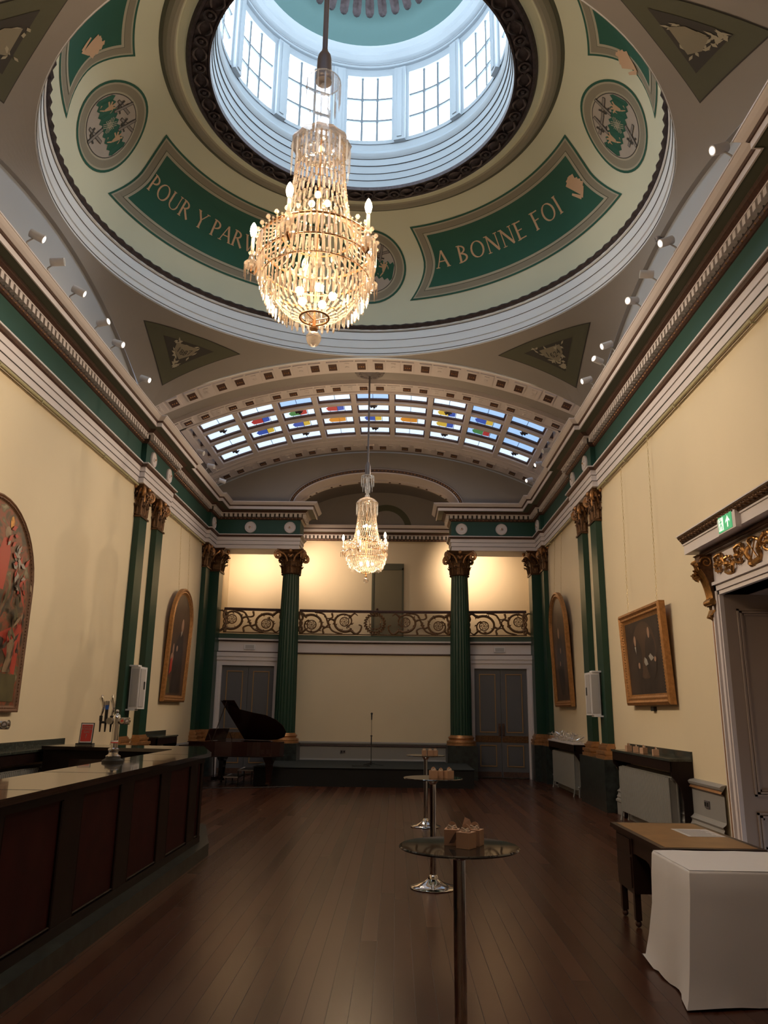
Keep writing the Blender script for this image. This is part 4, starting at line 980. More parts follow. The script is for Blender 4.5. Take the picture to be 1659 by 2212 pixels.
# ================================================================= CHANDELIERS
def chandelier(x, y, label, seed, ztop):
    ZB = 4.27; t = T('chandelier', label, 'chandelier', (x, y, ZB), 0, 'crystal chandeliers'); rn = random.Random(seed)
    def L(z): return z - ZB
    def drop(w, a, r, z, h, wd=.008, tilt=0):
        c, s = cos(a), sin(a); tx, ty = -s, c; p = Vector((r * c, r * s, L(z))); d = Vector((-c * tilt, -s * tilt, -1)).normalized(); T_ = Vector((tx, ty, 0)); N_ = Vector((c, s, 0))
        top = p; mid = p + d * h * .12; bot = p + d * h * .85; tip = p + d * h; b = len(w.v)
        w.v += [tuple(top)] + [tuple(mid + T_ * wd), tuple(mid + N_ * wd * .8), tuple(mid - T_ * wd), tuple(mid - N_ * wd * .8)] + [tuple(bot + T_ * wd * .8), tuple(bot + N_ * wd * .6), tuple(bot - T_ * wd * .8), tuple(bot - N_ * wd * .6)] + [tuple(tip)]
        for i in range(4):
            j = (i + 1) % 4; w.face([b, b + 1 + i, b + 1 + j]); w.face([b + 1 + i, b + 5 + i, b + 5 + j, b + 1 + j]); w.face([b + 5 + i, b + 9, b + 5 + j])
    def ring(r, z, tr=.008, name='ring', k='goldlight'):
        w = MB(); w.tube([(r * cos(2 * pi * i / 36), r * sin(2 * pi * i / 36), L(z)) for i in range(36)], tr, 6, closed=True); return w.build(name, k, t, smooth=True, local=True)
    w = MB(); w.lathe([(.004, L(4.272)), (.03, L(4.28)), (.05, L(4.31)), (.056, L(4.335)), (.05, L(4.36)), (.028, L(4.385)), (.012, L(4.395))], n=18, mod=lambda a: 1 + .03 * cos(a * 9)); w.build('finial_ball', 'crystal', t, smooth=True, local=True)
    w = MB(); w.lathe([(.012, L(4.395)), (.03, L(4.405)), (.032, L(4.42)), (.014, L(4.43)), (.012, L(4.50))], n=14, cap=True); w.cyl((0, 0, L(4.43)), (0, 0, L(6.15)), .008, n=6)
    for k in range(3): a = k * pi * 2 / 3; w.tube([(0, 0, L(4.48)), (.105 * cos(a), .105 * sin(a), L(4.50))], .005, 5)
    w.build('stem', 'goldlight', t, local=True)
    ring(.107, 4.50, .008); ring(.425, 4.93, .008); ring(.43, 5.09, .011); ring(.275, 5.19, .007); ring(.40, 4.80, .006)
    w = MB()                           # bowl of radial prisms
    for (r0, z0, r1, z1, n) in ((.110, 4.505, .17, 4.525, 22), (.175, 4.53, .235, 4.575, 28), (.24, 4.58, .29, 4.645, 34), (.295, 4.65, .32, 4.72, 38)):
        for k in range(n):
            a = 2 * pi * k / n; c, s = cos(a), sin(a); u = Vector((-s, c, 0)) * .013; p0, p1 = Vector((r0 * c, r0 * s, L(z0))), Vector((r1 * c, r1 * s, L(z1))); nn = Vector((c, s, -1)).normalized() * .008
            w.poly([p0 - u * .7, p0 + nn, p1 + nn, p1 - u]); w.poly([p0 + nn, p0 + u * .7, p1 + u, p1 + nn])
    o = w.build('crystal_bowl', 'crystal', t, local=True)
    for (r, z, h, n, nm) in ((.445, 5.09, .17, 64, ''), (.43, 4.94, .17, 60, ''), (.40, 4.82, .16, 54, ''), (.365, 4.72, .14, 48, ''), (.32, 4.64, .11, 42, '')):
        w = MB()
        for k in range(n):
            a = 2 * pi * k / n + rn.uniform(-.01, .01); w.ball((r * cos(a), r * sin(a), L(z + .012)), .010, 5, 4); drop(w, a, r, z, h * rn.uniform(.9, 1.1), .0115)
        if z > 5:
            for k in range(n // 2): a = 4 * pi * k / n; w.ball((r * 1.02 * cos(a), r * 1.02 * sin(a), L(z + .04)), .018, 6, 4)
        w.build('crystal_fringe', 'crystal', t, local=True)
    tier = [(5.98, .185), (5.87, .187), (5.76, .192), (5.65, .200), (5.54, .211), (5.43, .226), (5.32, .247), (5.21, .278)]
    w = MB()                           # waist of chained drops
    for i, (z, r) in enumerate(tier):
        n = 34 if i else 30; z2, r2 = (tier[i + 1] if i + 1 < len(tier) else (5.10, .36))
        for k in range(n):
            a = 2 * pi * (k + .5 * (i % 2)) / n; drop(w, a, r, z, abs(z - z2) * .86, .0095, -(r2 - r) / max(.01, z - z2)); w.ball((r * cos(a), r * sin(a), L(z + .008)), .011, 5, 4)
    w.build('crystal_waist', 'crystal', t, local=True)
    w = MB()
    for k in range(44):                # swags flaring to the arm ring
        a = 2 * pi * k / 44; w.tube([(r * cos(a), r * sin(a), L(z)) for r, z in ((.275, 5.22), (.31, 5.16), (.36, 5.12), (.43, 5.10))], .007, 4)
    w.build('crystal_swags', 'crystal', t, local=True)
    w = MB(); w.use('crystal').lathe([(.03, L(6.12)), (.10, L(6.11)), (.17, L(6.07)), (.215, L(6.03)), (.235, L(5.99)), (.225, L(5.97)), (.18, L(5.99))], n=24, mod=lambda a: 1 + .03 * cos(a * 12))
    w.build('crown_dish', None, t, smooth=True, local=True)
    w = MB()
    for k in range(16): drop(w, 2 * pi * k / 16, .228, 5.98, .26, .010)
    w.build('crown_prisms', 'crystalc', t, local=True)
    w = MB(); w.lathe([(.02, L(6.10)), (.055, L(6.14)), (.05, L(6.17)), (.03, L(6.20)), (.06, L(6.27)), (.062, L(6.31)), (.035, L(6.36)), (.02, L(6.40)), (.02, L(6.58))], n=14, cap=True); w.build('baluster_stem', 'crystalc', t, smooth=True, local=True)
    w = MB(); w.tube([(.135 * cos(2 * pi * i / 24), .135 * sin(2 * pi * i / 24), L(6.60)) for i in range(24)], .006, 5, closed=True)
    for k in range(14): drop(w, 2 * pi * k / 14, .137, 6.60, .24, .009)
    for k in range(6): drop(w, 2 * pi * k / 6, .10, 6.42, .18, .009)
    w.lathe([(.02, L(6.60)), (.08, L(6.62)), (.135, L(6.60))], n=20); w.build('top_prisms', 'crystalc', t, local=True)
    w = MB(); w.lathe([(.065, L(6.60)), (.062, L(6.70)), (.058, L(6.82)), (.05, L(6.86)), (.027, L(6.90)), (.024, L(6.92))], n=16, cap=True); w.build('canopy_cone', 'steelgrey', t, smooth=True, local=True)
    w = MB(); w.cyl((0, 0, L(6.9)), (0, 0, L(ztop)), .022, n=10); w.build('suspension_rod', 'steelgrey', t, smooth=True, local=True)
    w = MB(); w.lathe([(.02, L(ztop) - .10), (.10, L(ztop) - .07), (.22, L(ztop) - .05), (.30, L(ztop) - .03), (.32, L(ztop) + .0)], n=40, mod=lambda a: 1 + .06 * abs(cos(a * 6)))
    for k in range(12): a = 2 * pi * k / 12; w.ball((.2 * cos(a), .2 * sin(a), L(ztop) - .05), .045, 6, 4, .5)
    w.build('ceiling_rose', 'steelgrey', t, smooth=True, local=True)
    for k in range(5):                 # arms with a lit candle
        a = rad(180 + 72 * k); c, s = cos(a), sin(a); R_ = .49
        w = MB(); w.tube([(r * c, r * s, L(z)) for r, z in ((.42, 5.03), (.45, 4.90), (.47, 4.86), (.495, 4.88), (.49, 4.93))], .010, 6)
        arm = w.build('candle_arm', 'goldlight', t, smooth=True, local=True)
        def at(z): return (R_ * c, R_ * s, L(z) - .08)
        w = MB(); w.lathe([(.012, L(4.90)), (.05, L(4.92)), (.058, L(4.95)), (.03, L(4.98)), (.018, L(5.02)), (.03, L(5.04)), (.014, L(5.06))], R_ * c, R_ * s, 12)
        for q in range(7): a2 = 2 * pi * q / 7; w2 = (R_ * c + .052 * cos(a2), R_ * s + .052 * sin(a2)); w.tube([(w2[0], w2[1], L(4.93)), (w2[0], w2[1], L(4.83))], [.006, .004], 4)
        q_ = w.build('drip_pan', 'crystal', arm, smooth=True, local=True)
        w = MB(); w.cyl(at(5.13), at(5.26), .013, n=8); w.build('candle_tube', 'ribbon', arm, local=True)
        w = MB(); w.lathe([(.010, L(5.175)), (.020, L(5.195)), (.027, L(5.23)), (.024, L(5.26)), (.012, L(5.29)), (.002, L(5.305))], R_ * c, R_ * s, 10); w.build('bulb', 'bulb', arm, smooth=True, local=True)
        light('candle_light', 'POINT', at(5.32), BULB_W, CANDLE_COL, .035, t)
    for k in range(5):                 # lamps inside the bowl and waist
        a = 2 * pi * k / 5; w = MB(); w.ball((.13 * cos(a), .13 * sin(a), L(4.68)), .032, 8, 6); w.build('inner_bulb', 'bulb', t, smooth=True, local=True)
    for k in range(3):
        a = 2 * pi * k / 3 + .5; w = MB(); w.ball((.07 * cos(a), .07 * sin(a), L(5.50)), .026, 8, 6); w.build('inner_bulb', 'bulb', t, smooth=True, local=True)
    light('bowl_light', 'POINT', (0, 0, L(4.80)), BOWL_W, CANDLE_COL, .12, t); light('waist_light', 'POINT', (.02, 0, L(5.45)), BOWL_W * .35, CANDLE_COL, .05, t)
chandelier(XC, 5.12, 'large crystal chandelier nearest the camera, hanging below the dome', 1, vault(XC) + .1)
chandelier(XC - .03, 15.85, 'crystal chandelier hanging before the gallery at the far end', 2, vault(XC) + .1)

# ================================================================= SPOTLIGHTS ON THE CORNICE
def spot(x, y, z, aim, lit, label):
    t = T('spotlight', label, 'spotlight', (x, y, z)); t['group'] = 'white spotlights along the cornices'
    d = Vector(aim).normalized(); c = Vector((0, 0, .16)) + d * .02 + Vector((.10 if x < XC else -.10, 0, 0))
    w = MB(); w.tube([(0, 0, 0), (0, 0, .07), tuple(c)], .011, 6); w.cyl((0, 0, -.0), (0, 0, .015), .035, n=10); w.build('bracket', 'meshgrey', t, local=True)
    w = MB(); w.cyl(tuple(c - d * .09), tuple(c + d * .09), .055, n=16); hs = w.build('housing', 'plastic', t, smooth=True, local=True, ang=40)
    w = MB(); w.cyl(tuple(c + d * .088), tuple(c + d * .094), .040, n=16); w.build('lens', 'lens' if lit else 'lensoff', hs, local=True)
    if lit: light('spot_light', 'SPOT', tuple(c + d * .11), CORNICE_W, (1, .80, .58), .04, t, d.to_track_quat('-Z', 'Y').to_euler(), spot_size=rad(60), spot_blend=.6)
Ls = [(8.49, 1, (.8, .25, -.35)), (9.09, 0, (.9, .1, .1)), (9.81, 1, (.8, .2, -.35)), (10.76, 1, (.9, -.2, .1)), (11.44, 1, (.8, -.1, -.3)), (12.83, 1, (.8, -.1, -.3)), (16.9, 0, (.8, -.1, -.3)), (17.95, 0, (.8, -.1, -.2)), (19.2, 0, (.8, .3, -.2))]
Rs = [(6.93, 1, (-.9, -.12, -.36)), (8.58, 1, (-.9, -.12, -.40)), (9.34, 0, (-.9, .15, .1)), (10.03, 1, (-.8, -.4, -.25)), (11.41, 1, (-.9, -.12, -.36)), (11.99, 1, (-.8, -.45, .1)), (12.77, 1, (-.9, -.12, -.33)), (16.6, 0, (-.8, -.2, -.25)), (17.6, 1, (-.8, -.2, -.3)), (18.9, 1, (-.8, -.3, -.3))]
ordn = ['nearest', 'second', 'third', 'fourth', 'fifth', 'sixth', 'seventh', 'eighth', 'ninth', 'farthest']
for nm, lst, X in (('left', Ls, XL + .58), ('right', Rs, XR - .58)):
    for i, (y, lit, aim) in enumerate(lst):
        spot(X, y, 7.325, aim, lit, '%s white spotlight%s on the %s cornice, counted from the camera' % ('farthest' if i == len(lst) - 1 else ordn[i], ' seen lit' if lit else ' seen dark', nm))
# gallery wall-washers standing on the back ledge of the entablature, out of sight
for x, ax, en, nm in ((-4.40, .0, 1.0, 'left side bay'), (-3.02, .42, .95, 'inner end of the left side bay'), (1.98, .22, 1.5, 'right side bay')):
    t = T('spotlight', 'hidden gallery spotlight at the %s, casting warm light' % nm, 'spotlight', (x, 21.97, 6.34))
    w = MB(); w.tube([(0, -.05, 0), (0, .06, .02)], .012, 6); w.build('bracket', 'meshgrey', t, local=True)
    d = Vector((ax, 1.0, -.22)).normalized(); c = Vector((0, .12, .03))
    w = MB(); w.cyl(tuple(c - d * .07), tuple(c + d * .07), .05, n=14); w.build('housing', 'plastic', t, local=True)
    light('wall_wash', 'SPOT', tuple(c + d * .09), SPOT_W * en, (1, .73, .50), .06, t, d.to_track_quat('-Z', 'Y').to_euler(), spot_size=rad(105), spot_blend=1.0)

# ================================================================= POSEUR TABLES
def poseur():
    t = T('poseur_table', '', 'table', (0, 0, 0), 0, 'chrome poseur tables in a row')
    w = MB(); w.lathe([(.002, 1.045), (.30, 1.045), (.306, 1.04), (.306, 1.037), (.30, 1.032), (.002, 1.032)], n=64); w.build('table_top', 'glasstop', t, smooth=True, local=True, ang=30)
    w = MB(); w.lathe([(.002, .0), (.225, .0), (.232, .008), (.225, .016), (.17, .03), (.10, .055), (.055, .085), (.048, .11), (.036, .125)], n=48); w.build('base', 'chrome', t, smooth=True, local=True, ang=40)
    w = MB(); w.cyl((0, 0, .12), (0, 0, 1.03), .0315, n=32); w.lathe([(.032, .98), (.045, 1.0), (.075, 1.03)], n=24); w.build('post', 'chrome', t, smooth=True, local=True)
    return t
pt = poseur(); pt.location = (.325, 4.21, 0); pt['label'] = 'nearest chrome poseur table, its glass top mirroring the balustrade'
dup(pt, (.385, 8.38, 0), .3, 'middle chrome poseur table with gift boxes on its dark top'); dup(pt, (.465, 12.6, 0), .7, 'farthest chrome poseur table, in front of the stage')
def giftbox():
    t = T('gift_box', '', 'box', (0, 0, 0)); s = .037
    w = MB(); w.box(-s, s, -s, s, 0, .075); w.build('box_body', 'card', t, local=True)
    w = MB(); w.grid([[(.026 * cos(pi * i / 10), y, .075 + .036 * sin(pi * i / 10)) for i in range(11)] for y in (-.002, .002)]); w.grid([[(.017 * cos(pi * i / 10), y, .075 + .022 * sin(pi * i / 10)) for i in range(11)] for y in (-.003, .003)])
    w.grid([[(r * cos(pi * i / 10), -.003, .075 + q * sin(pi * i / 10)) for i in range(11)] for r, q in ((.026, .036), (.016, .020))]); w.build('handle', 'card', t, local=True)
    w = MB()
    for sg in (-1, 1): w.tube([(0, -.006, .085), (.018 * sg, -.012, .094), (.026 * sg, -.014, .084), (.010 * sg, -.009, .080), (0, -.006, .085), (.016 * sg, -.014, .070 + .012 * sg)], .0034, 5)
    w.build('bow', 'ribbon', t, local=True); return t
gb = giftbox(); gb.location = (.355, 4.14, 1.046); gb.rotation_euler = (0, 0, rad(-32)); gb['label'] = 'kraft gift box in front of the other two on the nearest poseur table'; gb['group'] = 'kraft gift boxes'
def box(x, y, z, r, lb, sc=1): o = dup(gb, (x, y, z), rad(r), lb); o.scale = (sc, sc, sc); return o
box(.292, 4.235, 1.046, -10, 'kraft gift box at the left on the nearest poseur table, dark tag hanging'); box(.408, 4.235, 1.046, -24, 'kraft gift box at the right rear on the nearest poseur table with a tall tag')
w = MB(); w.prism([(.262 + .01, 4.19, 1.058), (.29 + .01, 4.185, 1.062), (.315 + .01, 4.188, 1.115), (.295 + .01, 4.19, 1.11)], (0, .001, 0)); tag(w.build('gift_tag', 'brown'), 'dark paper tag hanging on the left gift box of the nearest table', 'tag')
w = MB(); w.prism([(.345, 4.245, 1.135), (.40, 4.245, 1.125), (.385, 4.255, 1.165), (.36, 4.26, 1.175)], (0, .001, 0)); tag(w.build('gift_tag', 'card'), 'kraft paper tag standing above the right gift box of the nearest table', 'tag')
box(.385, 8.30, 1.046, 12, 'left kraft gift box on the middle poseur table'); box(.465, 8.34, 1.046, -20, 'central low kraft gift box on the middle poseur table', .9); box(.545, 8.30, 1.046, 25, 'right kraft gift box on the middle poseur table')
box(.44, 12.55, 1.046, 0, 'left kraft gift box on the farthest poseur table'); box(.53, 12.55, 1.046, 10, 'middle kraft gift box on the farthest poseur table'); box(.615, 12.58, 1.046, -14, 'right kraft gift box on the farthest poseur table')

# ================================================================= WHITE TABLE AND DESK
x0, x1, y0, y1, zt = 1.86, 3.62, 5.29, 6.02, .755
w = MB(); t = T('covered_table', 'trestle table hidden under a floor-length white cloth at the right', 'table', ((x0 + x1) / 2, (y0 + y1) / 2, 0))
w.box(x0 + .02, x1 - .02, y0 + .02, y1 - .02, zt - .035, zt - .006); w.build('table_top', 'deskwood', t)
for lx in (x0 + .12, x1 - .12):
    for ly in (y0 + .08, y1 - .08): q = MB(); q.cyl((lx, ly, 0), (lx, ly, zt - .035), .016, n=8); q.build('leg', 'steelgrey', t)
w = MB(); per = []
def edge(n, a, b): return [(a[0] + (b[0] - a[0]) * i / n, a[1] + (b[1] - a[1]) * i / n) for i in range(n)]
per = edge(16, (x0, y0), (x1, y0)) + edge(10, (x1, y0), (x1, y1)) + edge(16, (x1, y1), (x0, y1)) + edge(10, (x0, y1), (x0, y0)); n = len(per); rows = []
cxm, cym = (x0 + x1) / 2, (y0 + y1) / 2
for k, (z, o) in enumerate(((zt, -.01), (zt - .004, .0), (zt - .02, .006), (zt - .15, .012), (zt - .35, .022), (.20, .035), (.06, .045), (.012, .05))):
    row = []
    for i, (x, y) in enumerate(per):
        corner = max(0, 1 - min(hypot(x - a, y - b) for a in (x0, x1) for b in (y0, y1)) / .16)
        nx = (-1 if x < x0 + .001 else 1 if x > x1 - .001 else 0); ny = (-1 if y < y0 + .001 else 1 if y > y1 - .001 else 0)
        d = o * (1 + 1.3 * corner * (k / 7)) + .012 * sin(i * 1.15) * (k / 7) ** 1.2 + (.02 * sin(i * .55 + 1) if k > 3 else 0) * .6
        cr = .008 if (ny == -1 and abs(x - (x0 + .88)) < .06) or (nx == -1 and abs(y - (y0 + .36)) < .05) else 0.0
        d += cr * (1 if k < 7 else .5)
        row.append((x + nx * d, y + ny * d, z + (.0 if k < 7 else .006 * sin(i * 1.3) + .05 * (ny == 1 and x < x0 + .5))))
    rows.append(row)
w.grid(rows, closeu=True); top = [[(x0 + (x1 - x0) * i / 12, y0 + (y1 - y0) * j / 6, zt + .0005 + .003 * (abs(sin(i * 2.1 + j)) > .93)) for i in range(13)] for j in range(7)]; w.grid(top)
tag(w.build('tablecloth', 'cloth', smooth=True, ang=50), 'white tablecloth hanging to the floor over the right-hand table', 'tablecloth')
dx0, dx1, dy0, dy1 = 1.95, 2.72, 6.10, 7.50
t = T('desk', 'old brown writing desk with a worn leather top against the doorway', 'desk', ((dx0 + dx1) / 2, (dy0 + dy1) / 2, 0))
w = MB(); w.use('deskwood').box(dx0, dx1, dy0, dy1, .725, .755).box(dx0 + .02, dx1 - .02, dy0 + .02, dy1 - .02, .70, .725); w.use('desktop').box(dx0 + .045, dx1 - .045, dy0 + .045, dy1 - .045, .755, .757); w.build('desk_top', None, t)
for a, b in ((dy1 - .50, dy1 - .04), (dy0 + .04, dy0 + .42)):
    w = MB(); w.box(dx0 + .04, dx1 - .04, a, b, .26, .70); pd = w.build('pedestal', 'deskwood', t)
    w = MB(); w.box(dx0 + .03, dx0 + .04, a + .03, b - .03, .56, .68).box(dx0 + .03, dx0 + .04, a + .03, b - .03, .30, .54); w.build('drawer_front', 'deskwood', pd)
w = MB(); w.prism([(dx0 + .05, dy0 + .42, .70), (dx0 + .05, dy0 + .42, .50), (dx0 + .05, dy0 + .48, .56), (dx0 + .05, dy0 + .56, .575), (dx0 + .05, dy1 - .58, .575), (dx0 + .05, dy1 - .50, .57), (dx0 + .05, dy1 - .50, .70)], (.02, 0, 0)); w.build('apron', 'deskwood', t)
w = MB(); w.box(dx1 - .07, dx1 - .05, dy0 + .4, dy1 - .48, .28, .70); w.build('modesty_panel', 'deskwood', t)
for lx in (dx0 + .07, dx1 - .07):
    for ly in (dy1 - .08, dy1 - .46, dy0 + .08, dy0 + .38):
        w = MB(); w.box(lx - .025, lx + .025, ly - .025, ly + .025, .055, .26); lg = w.build('leg', 'deskwood', t)
        w = MB(); w.ball((lx, ly, .029), .028, 8, 6); w.build('castor', 'brown', lg)
w = MB(); w.use('paper').box(2.36, 2.66, 6.68, 7.1, .7575, .759); w.use('ink')
for k in range(9): w.box(2.39, 2.63 - .02 * (k % 3), 6.71 + .04 * k, 6.725 + .04 * k, .759, .7593)
tag(w.build('paper_sheet'), 'white printed sheet lying on the leather desk top', 'paper')

# ================================================================= BAR
BZ = 1.17; by0 = 2.2
t = T('bar_counter', 'long dark mahogany bar counter with red panels along the left side', 'bar', (-2.6, 7.0, 0))
outer = [(-2.31, by0), (-2.31, 10.05), (-2.80, 11.68), (-4.95, 11.75)]; inner = [(-4.95, 11.15), (-3.02, 10.80), (-2.97, 10.60), (-2.97, by0)]
w = MB(); w.use('bartop').prism([(x, y, BZ - .045) for x, y in outer + inner], (0, 0, .045)); w.use('line')
for y in (5.3, 6.75, 8.35, 9.55): w.box(-2.965, -2.312, y, y + .012, BZ - .0, BZ + .0008)
w.build('counter_top', None, t)
w = MB(); fo = [(-2.40, by0), (-2.40, 9.96), (-2.86, 11.58), (-4.93, 11.65)]
w.use('mahog').grid([[(x, y, z) for x, y in fo] for z in (0, BZ - .045)])
w.box(-2.40, -2.36, by0, 9.96, 1.06, BZ - .045)
for a, b in ((by0, 2.5), (3.35, 3.65), (4.55, 4.95), (5.82, 6.17), (7.03, 7.35), (8.22, 8.53), (9.37, 9.68), (9.88, 9.97)): w.box(-2.40, -2.375, a, b, .14, 1.06)
w.box(-2.40, -2.368, by0, 9.97, .139, .21)
w.build('bar_front', None, t)
for a, b in ((2.5, 3.35), (3.65, 4.55), (4.95, 5.82), (6.17, 7.03), (7.35, 8.22), (8.53, 9.37), (9.68, 9.88)):
    w = MB(); w.box(-2.405, -2.393, a, b, .21, 1.06); p = w.build('front_panel', 'mahogpanel', t)
    w = MB(); w.tube([(-2.385, a, .225), (-2.385, b, .225)], .009, 5); w.tube([(-2.385, a + .01, .21), (-2.385, a + .01, 1.05)], .012, 5); w.tube([(-2.385, b - .01, .21), (-2.385, b - .01, 1.05)], .012, 5); w.build('panel_moulding', 'mahog', p)
w = MB(); w.use('marble').prism([(x, y, .0) for x, y in [(-2.24, by0), (-2.24, 9.92), (-2.66, 11.5), (-2.9, 11.5), (-2.5, 9.9), (-2.5, by0)]], (0, 0, .14)); w.build('plinth_step', None, t)
w = MB(); w.use('mahog').box(-4.93, -3.05, 11.18, 11.22, .0, BZ - .05).box(-4.93, -4.90, 11.2, 11.65, 0, BZ - .05); w.use('piano').box(-4.55, -3.1, 11.16, 11.18, .3, 1.0); w.use('mahog').box(-2.99, -2.96, by0, 10.6, 0, BZ - .045); w.build('inner_side', None, t)
# beer fonts
def font(x, y, z, handles, label):
    t = T('beer_font', label, 'beer font', (x, y, z))
    w = MB(); w.use('black').lathe([(.002, 0), (.105, 0), (.105, .02), (.075, .035), (.07, .05)], n=28); w.use('chrome').lathe([(.07, .05), (.075, .06), (.05, .075), (.045, .095), (.056, .12), (.054, .13), (.034, .14)], n=28); w.build('base', None, t, smooth=True, local=True)
    w = MB(); w.lathe([(.034, .14), (.034, .37)], n=36, mod=lambda a: 1 + .05 * cos(a * 12)); w.build('column', 'chrome', t, smooth=True, local=True)
    w = MB(); w.use('red').lathe([(.036, .185), (.036, .195)], n=24); w.use('paper').lathe([(.036, .195), (.036, .21)], n=24); w.build('band', None, t, local=True)
    w = MB(); w.cyl((-.06, 0, .40), (.13, 0, .40), .034, n=18); w.lathe([(.045, .37), (.045, .42), (.035, .455), (.012, .475), (.014, .485), (.018, .495), (.012, .51), (.002, .513)], n=20); w.build('head', 'chrome', t, smooth=True, local=True)
    for bx, k, kk in ((-.055, 'chrome', 'taupe'), (.075, 'chrome', 'skin'), (.125, 'chrome', 'steel')):
        w = MB(); w.use('chrome').cyl((bx, -.02, .40), (bx, -.052, .40), .034 if bx < 0 else .027, n=20); b = w.build('badge', None, t, smooth=True, local=True, ang=40)
        w = MB(); w.use(kk).cyl((bx, -.052, .40), (bx, -.054, .40), .029 if bx < 0 else .022, n=20); 
        if bx > 0: w.use('red' if bx < .1 else 'paper').obox((bx, -.055, .40), (1, 0, .3), (0, 1, 0), (-.3, 0, 1), .012, .001, .006); w.obox((bx, -.055, .41), (1, 0, .3), (0, 1, 0), (-.3, 0, 1), .007, .001, .003)
        w.build('badge_face', None, b, local=True)
    if handles:
        for hx, kind in ((-.17, 'c'), (-.118, 'b'), (-.062, 'c')):
            w = MB(); w.use('black').cyl((hx, .02, .40), (hx, .02, .45), .016, n=10).cyl((hx, .02, .40), (hx, .02, .29), .013, .007, 10).cyl((hx, .02, .385), (-.05, .01, .385), .012, n=8)
            fa = w.build('tap', None, t, smooth=True, local=True)
            w = MB()
            if kind == 'c': w.use('chrome').tube([(hx, .02, .45), (hx + .008, .02, .49), (hx + .014, .02, .53), (hx + .006, .02, .58), (hx - .012, .02, .62), (hx - .006, .02, .655)], [.010, .014, .015, .020, .022, .008], 8)
            else: w.use('black').cyl((hx, .02, .45), (hx, .02, .51), .016, n=10); w.use('blue').cyl((hx, .02, .51), (hx, .02, .555), .017, .021, 10); w.use('oilwhite').cyl((hx, .02, .555), (hx, .02, .595), .022, n=12)
            w.build('tap_handle', None, fa, smooth=True, local=True, ang=45)
    return t
font(-2.84, 8.05, BZ, True, 'chrome beer font with three tall tap handles on the bar')
font(-2.945, 5.75, BZ, False, 'chrome beer font with round badges at the left edge of the photo')

# framed red sign on a shelf bracket
t = T('table_sign', 'black framed red sign reading POISON GAS with a question mark', 'sign', (-4.80, 11.9, 1.235)); bx = -4.32
A_ = Vector((-4.50, 11.55, 1.195)); u = Vector((1, .12, 0)).normalized(); v = Vector((.0, .14, 1)).normalized(); nrm = u.cross(v)
u *= .84; v *= .84
w = MB(); w.obox(A_ + v * .17, u, v, nrm, .112, .172, .008); w.build('frame', 'black', t)
sgn = -1 if nrm.y > 0 else 1
w = MB(); w.use('paper').poly([A_ + u * a + v * b + nrm * .010 * sgn for a, b in ((-.10, .012), (.10, .012), (.10, .33), (-.10, .33))]); w.use('red').poly([A_ + u * a + v * b + nrm * .012 * sgn for a, b in ((-.09, .03), (.09, .03), (.09, .31), (-.09, .31))]); w.build('poster', None, t)
w = MB()
for tx, sz, zz in (('BEWARE', .036, .275), ('POISON', .047, .235), ('GAS', .05, .185), ('?', .10, .115)): text_on(w, tx, sz, lambda a, b: A_ + u * a * (1.05) + v * (zz + b) + nrm * .0145 * sgn, 'oilwhite')
w.build('lettering', None, t)
w = MB(); w.obox(A_ + v * -.012, u, Vector((0, 0, 1)), Vector((0, 1, 0)), .14, .012, .05); w.build('stand', 'black', t)

# ================================================================= RADIATORS UNDER SHELVES
def radshelf(y0, y1, zt, right, label, rlabel, tins=False):
    X = lambda p: (XR - p) if right else (XL + p)
    def bx(w, p0, p1, a, b, c, d): w.box(min(X(p0), X(p1)), max(X(p0), X(p1)), a, b, c, d)
    t = T('radiator_shelf', label, 'shelf', (X(.15), (y0 + y1) / 2, 0)); t['group'] = 'dark shelves over the radiators'
    w = MB(); w.use('white' if tins else 'marblegreen'); bx(w, .0, .32, y0, y1, zt - .03, zt); w.use('marblegreen'); bx(w, .0, .03, y0, y1, zt, zt + .10) if not tins else None; w.build('shelf_top', None, t)
    w = MB(); w.use('mahog'); bx(w, .27, .30, y0 + .01, y1 - .01, zt - .17, zt - .03); w.build('front_rail', None, t)
    for yy in (y0 + .01, y1 - .04):
        w = MB(); pr = [(0.0, 0.0 if not tins else .06), (.16, 0.0 if not tins else .06), (.16, zt - .55), (.19, zt - .38), (.25, zt - .28), (.30, zt - .22), (.30, zt - .03), (0.0, zt - .03)]
        w.prism([(X(p), yy, z) for p, z in pr], (0, .03, 0)); w.build('side_panel', 'mahog', t)
    r = T('radiator', rlabel, 'radiator', (X(.16), (y0 + y1) / 2, 0)); r['group'] = 'grey column radiators'
    a, b = y0 + .30, y1 - .22; n = int((b - a) / .05); w = MB()
    for k in range(n):
        yy = a + (b - a) * (k + .5) / n; w.obox((X(.19), yy, .50), (1, 0, 0), (0, 1, 0), (0, 0, 1), .05, .013, .36)
        for pp in (.245, .135): w.tube([(X(pp), yy, z) for z in (.15, .85)], .020, 6)
    for z in (.16, .84): w.cyl((X(.19), a, z), (X(.19), b, z), .03, n=8)
    w.build('radiator_body', 'rad', r)
    for yy in (a + .04, b - .04):
        for pp in (.25, .13): w = MB(); w.tube([(X(pp), yy, .15), (X(pp + .015), yy, .07), (X(pp + .03), yy, .0)], [.022, .014, .018], 6); w.build('foot', 'rad', r)
    w = MB(); w.tube([(X(.19), a - .03, .16), (X(.19), a - .12, .16), (X(.19), a - .12, .0)], .016, 6); w.ball((X(.19), a - .12, .20), .03, 7, 5); w.build('valve_pipe', 'dado', r)
radshelf(11.05, 14.0, 1.12, True, 'dark wooden shelf with a marble top over the near right radiator', 'grey column radiator below the square portrait')
radshelf(16.95, 19.75, 1.10, True, 'dark shelf with a white top under the tinsel at the far right', 'grey column radiator under the tinsel shelf', True)
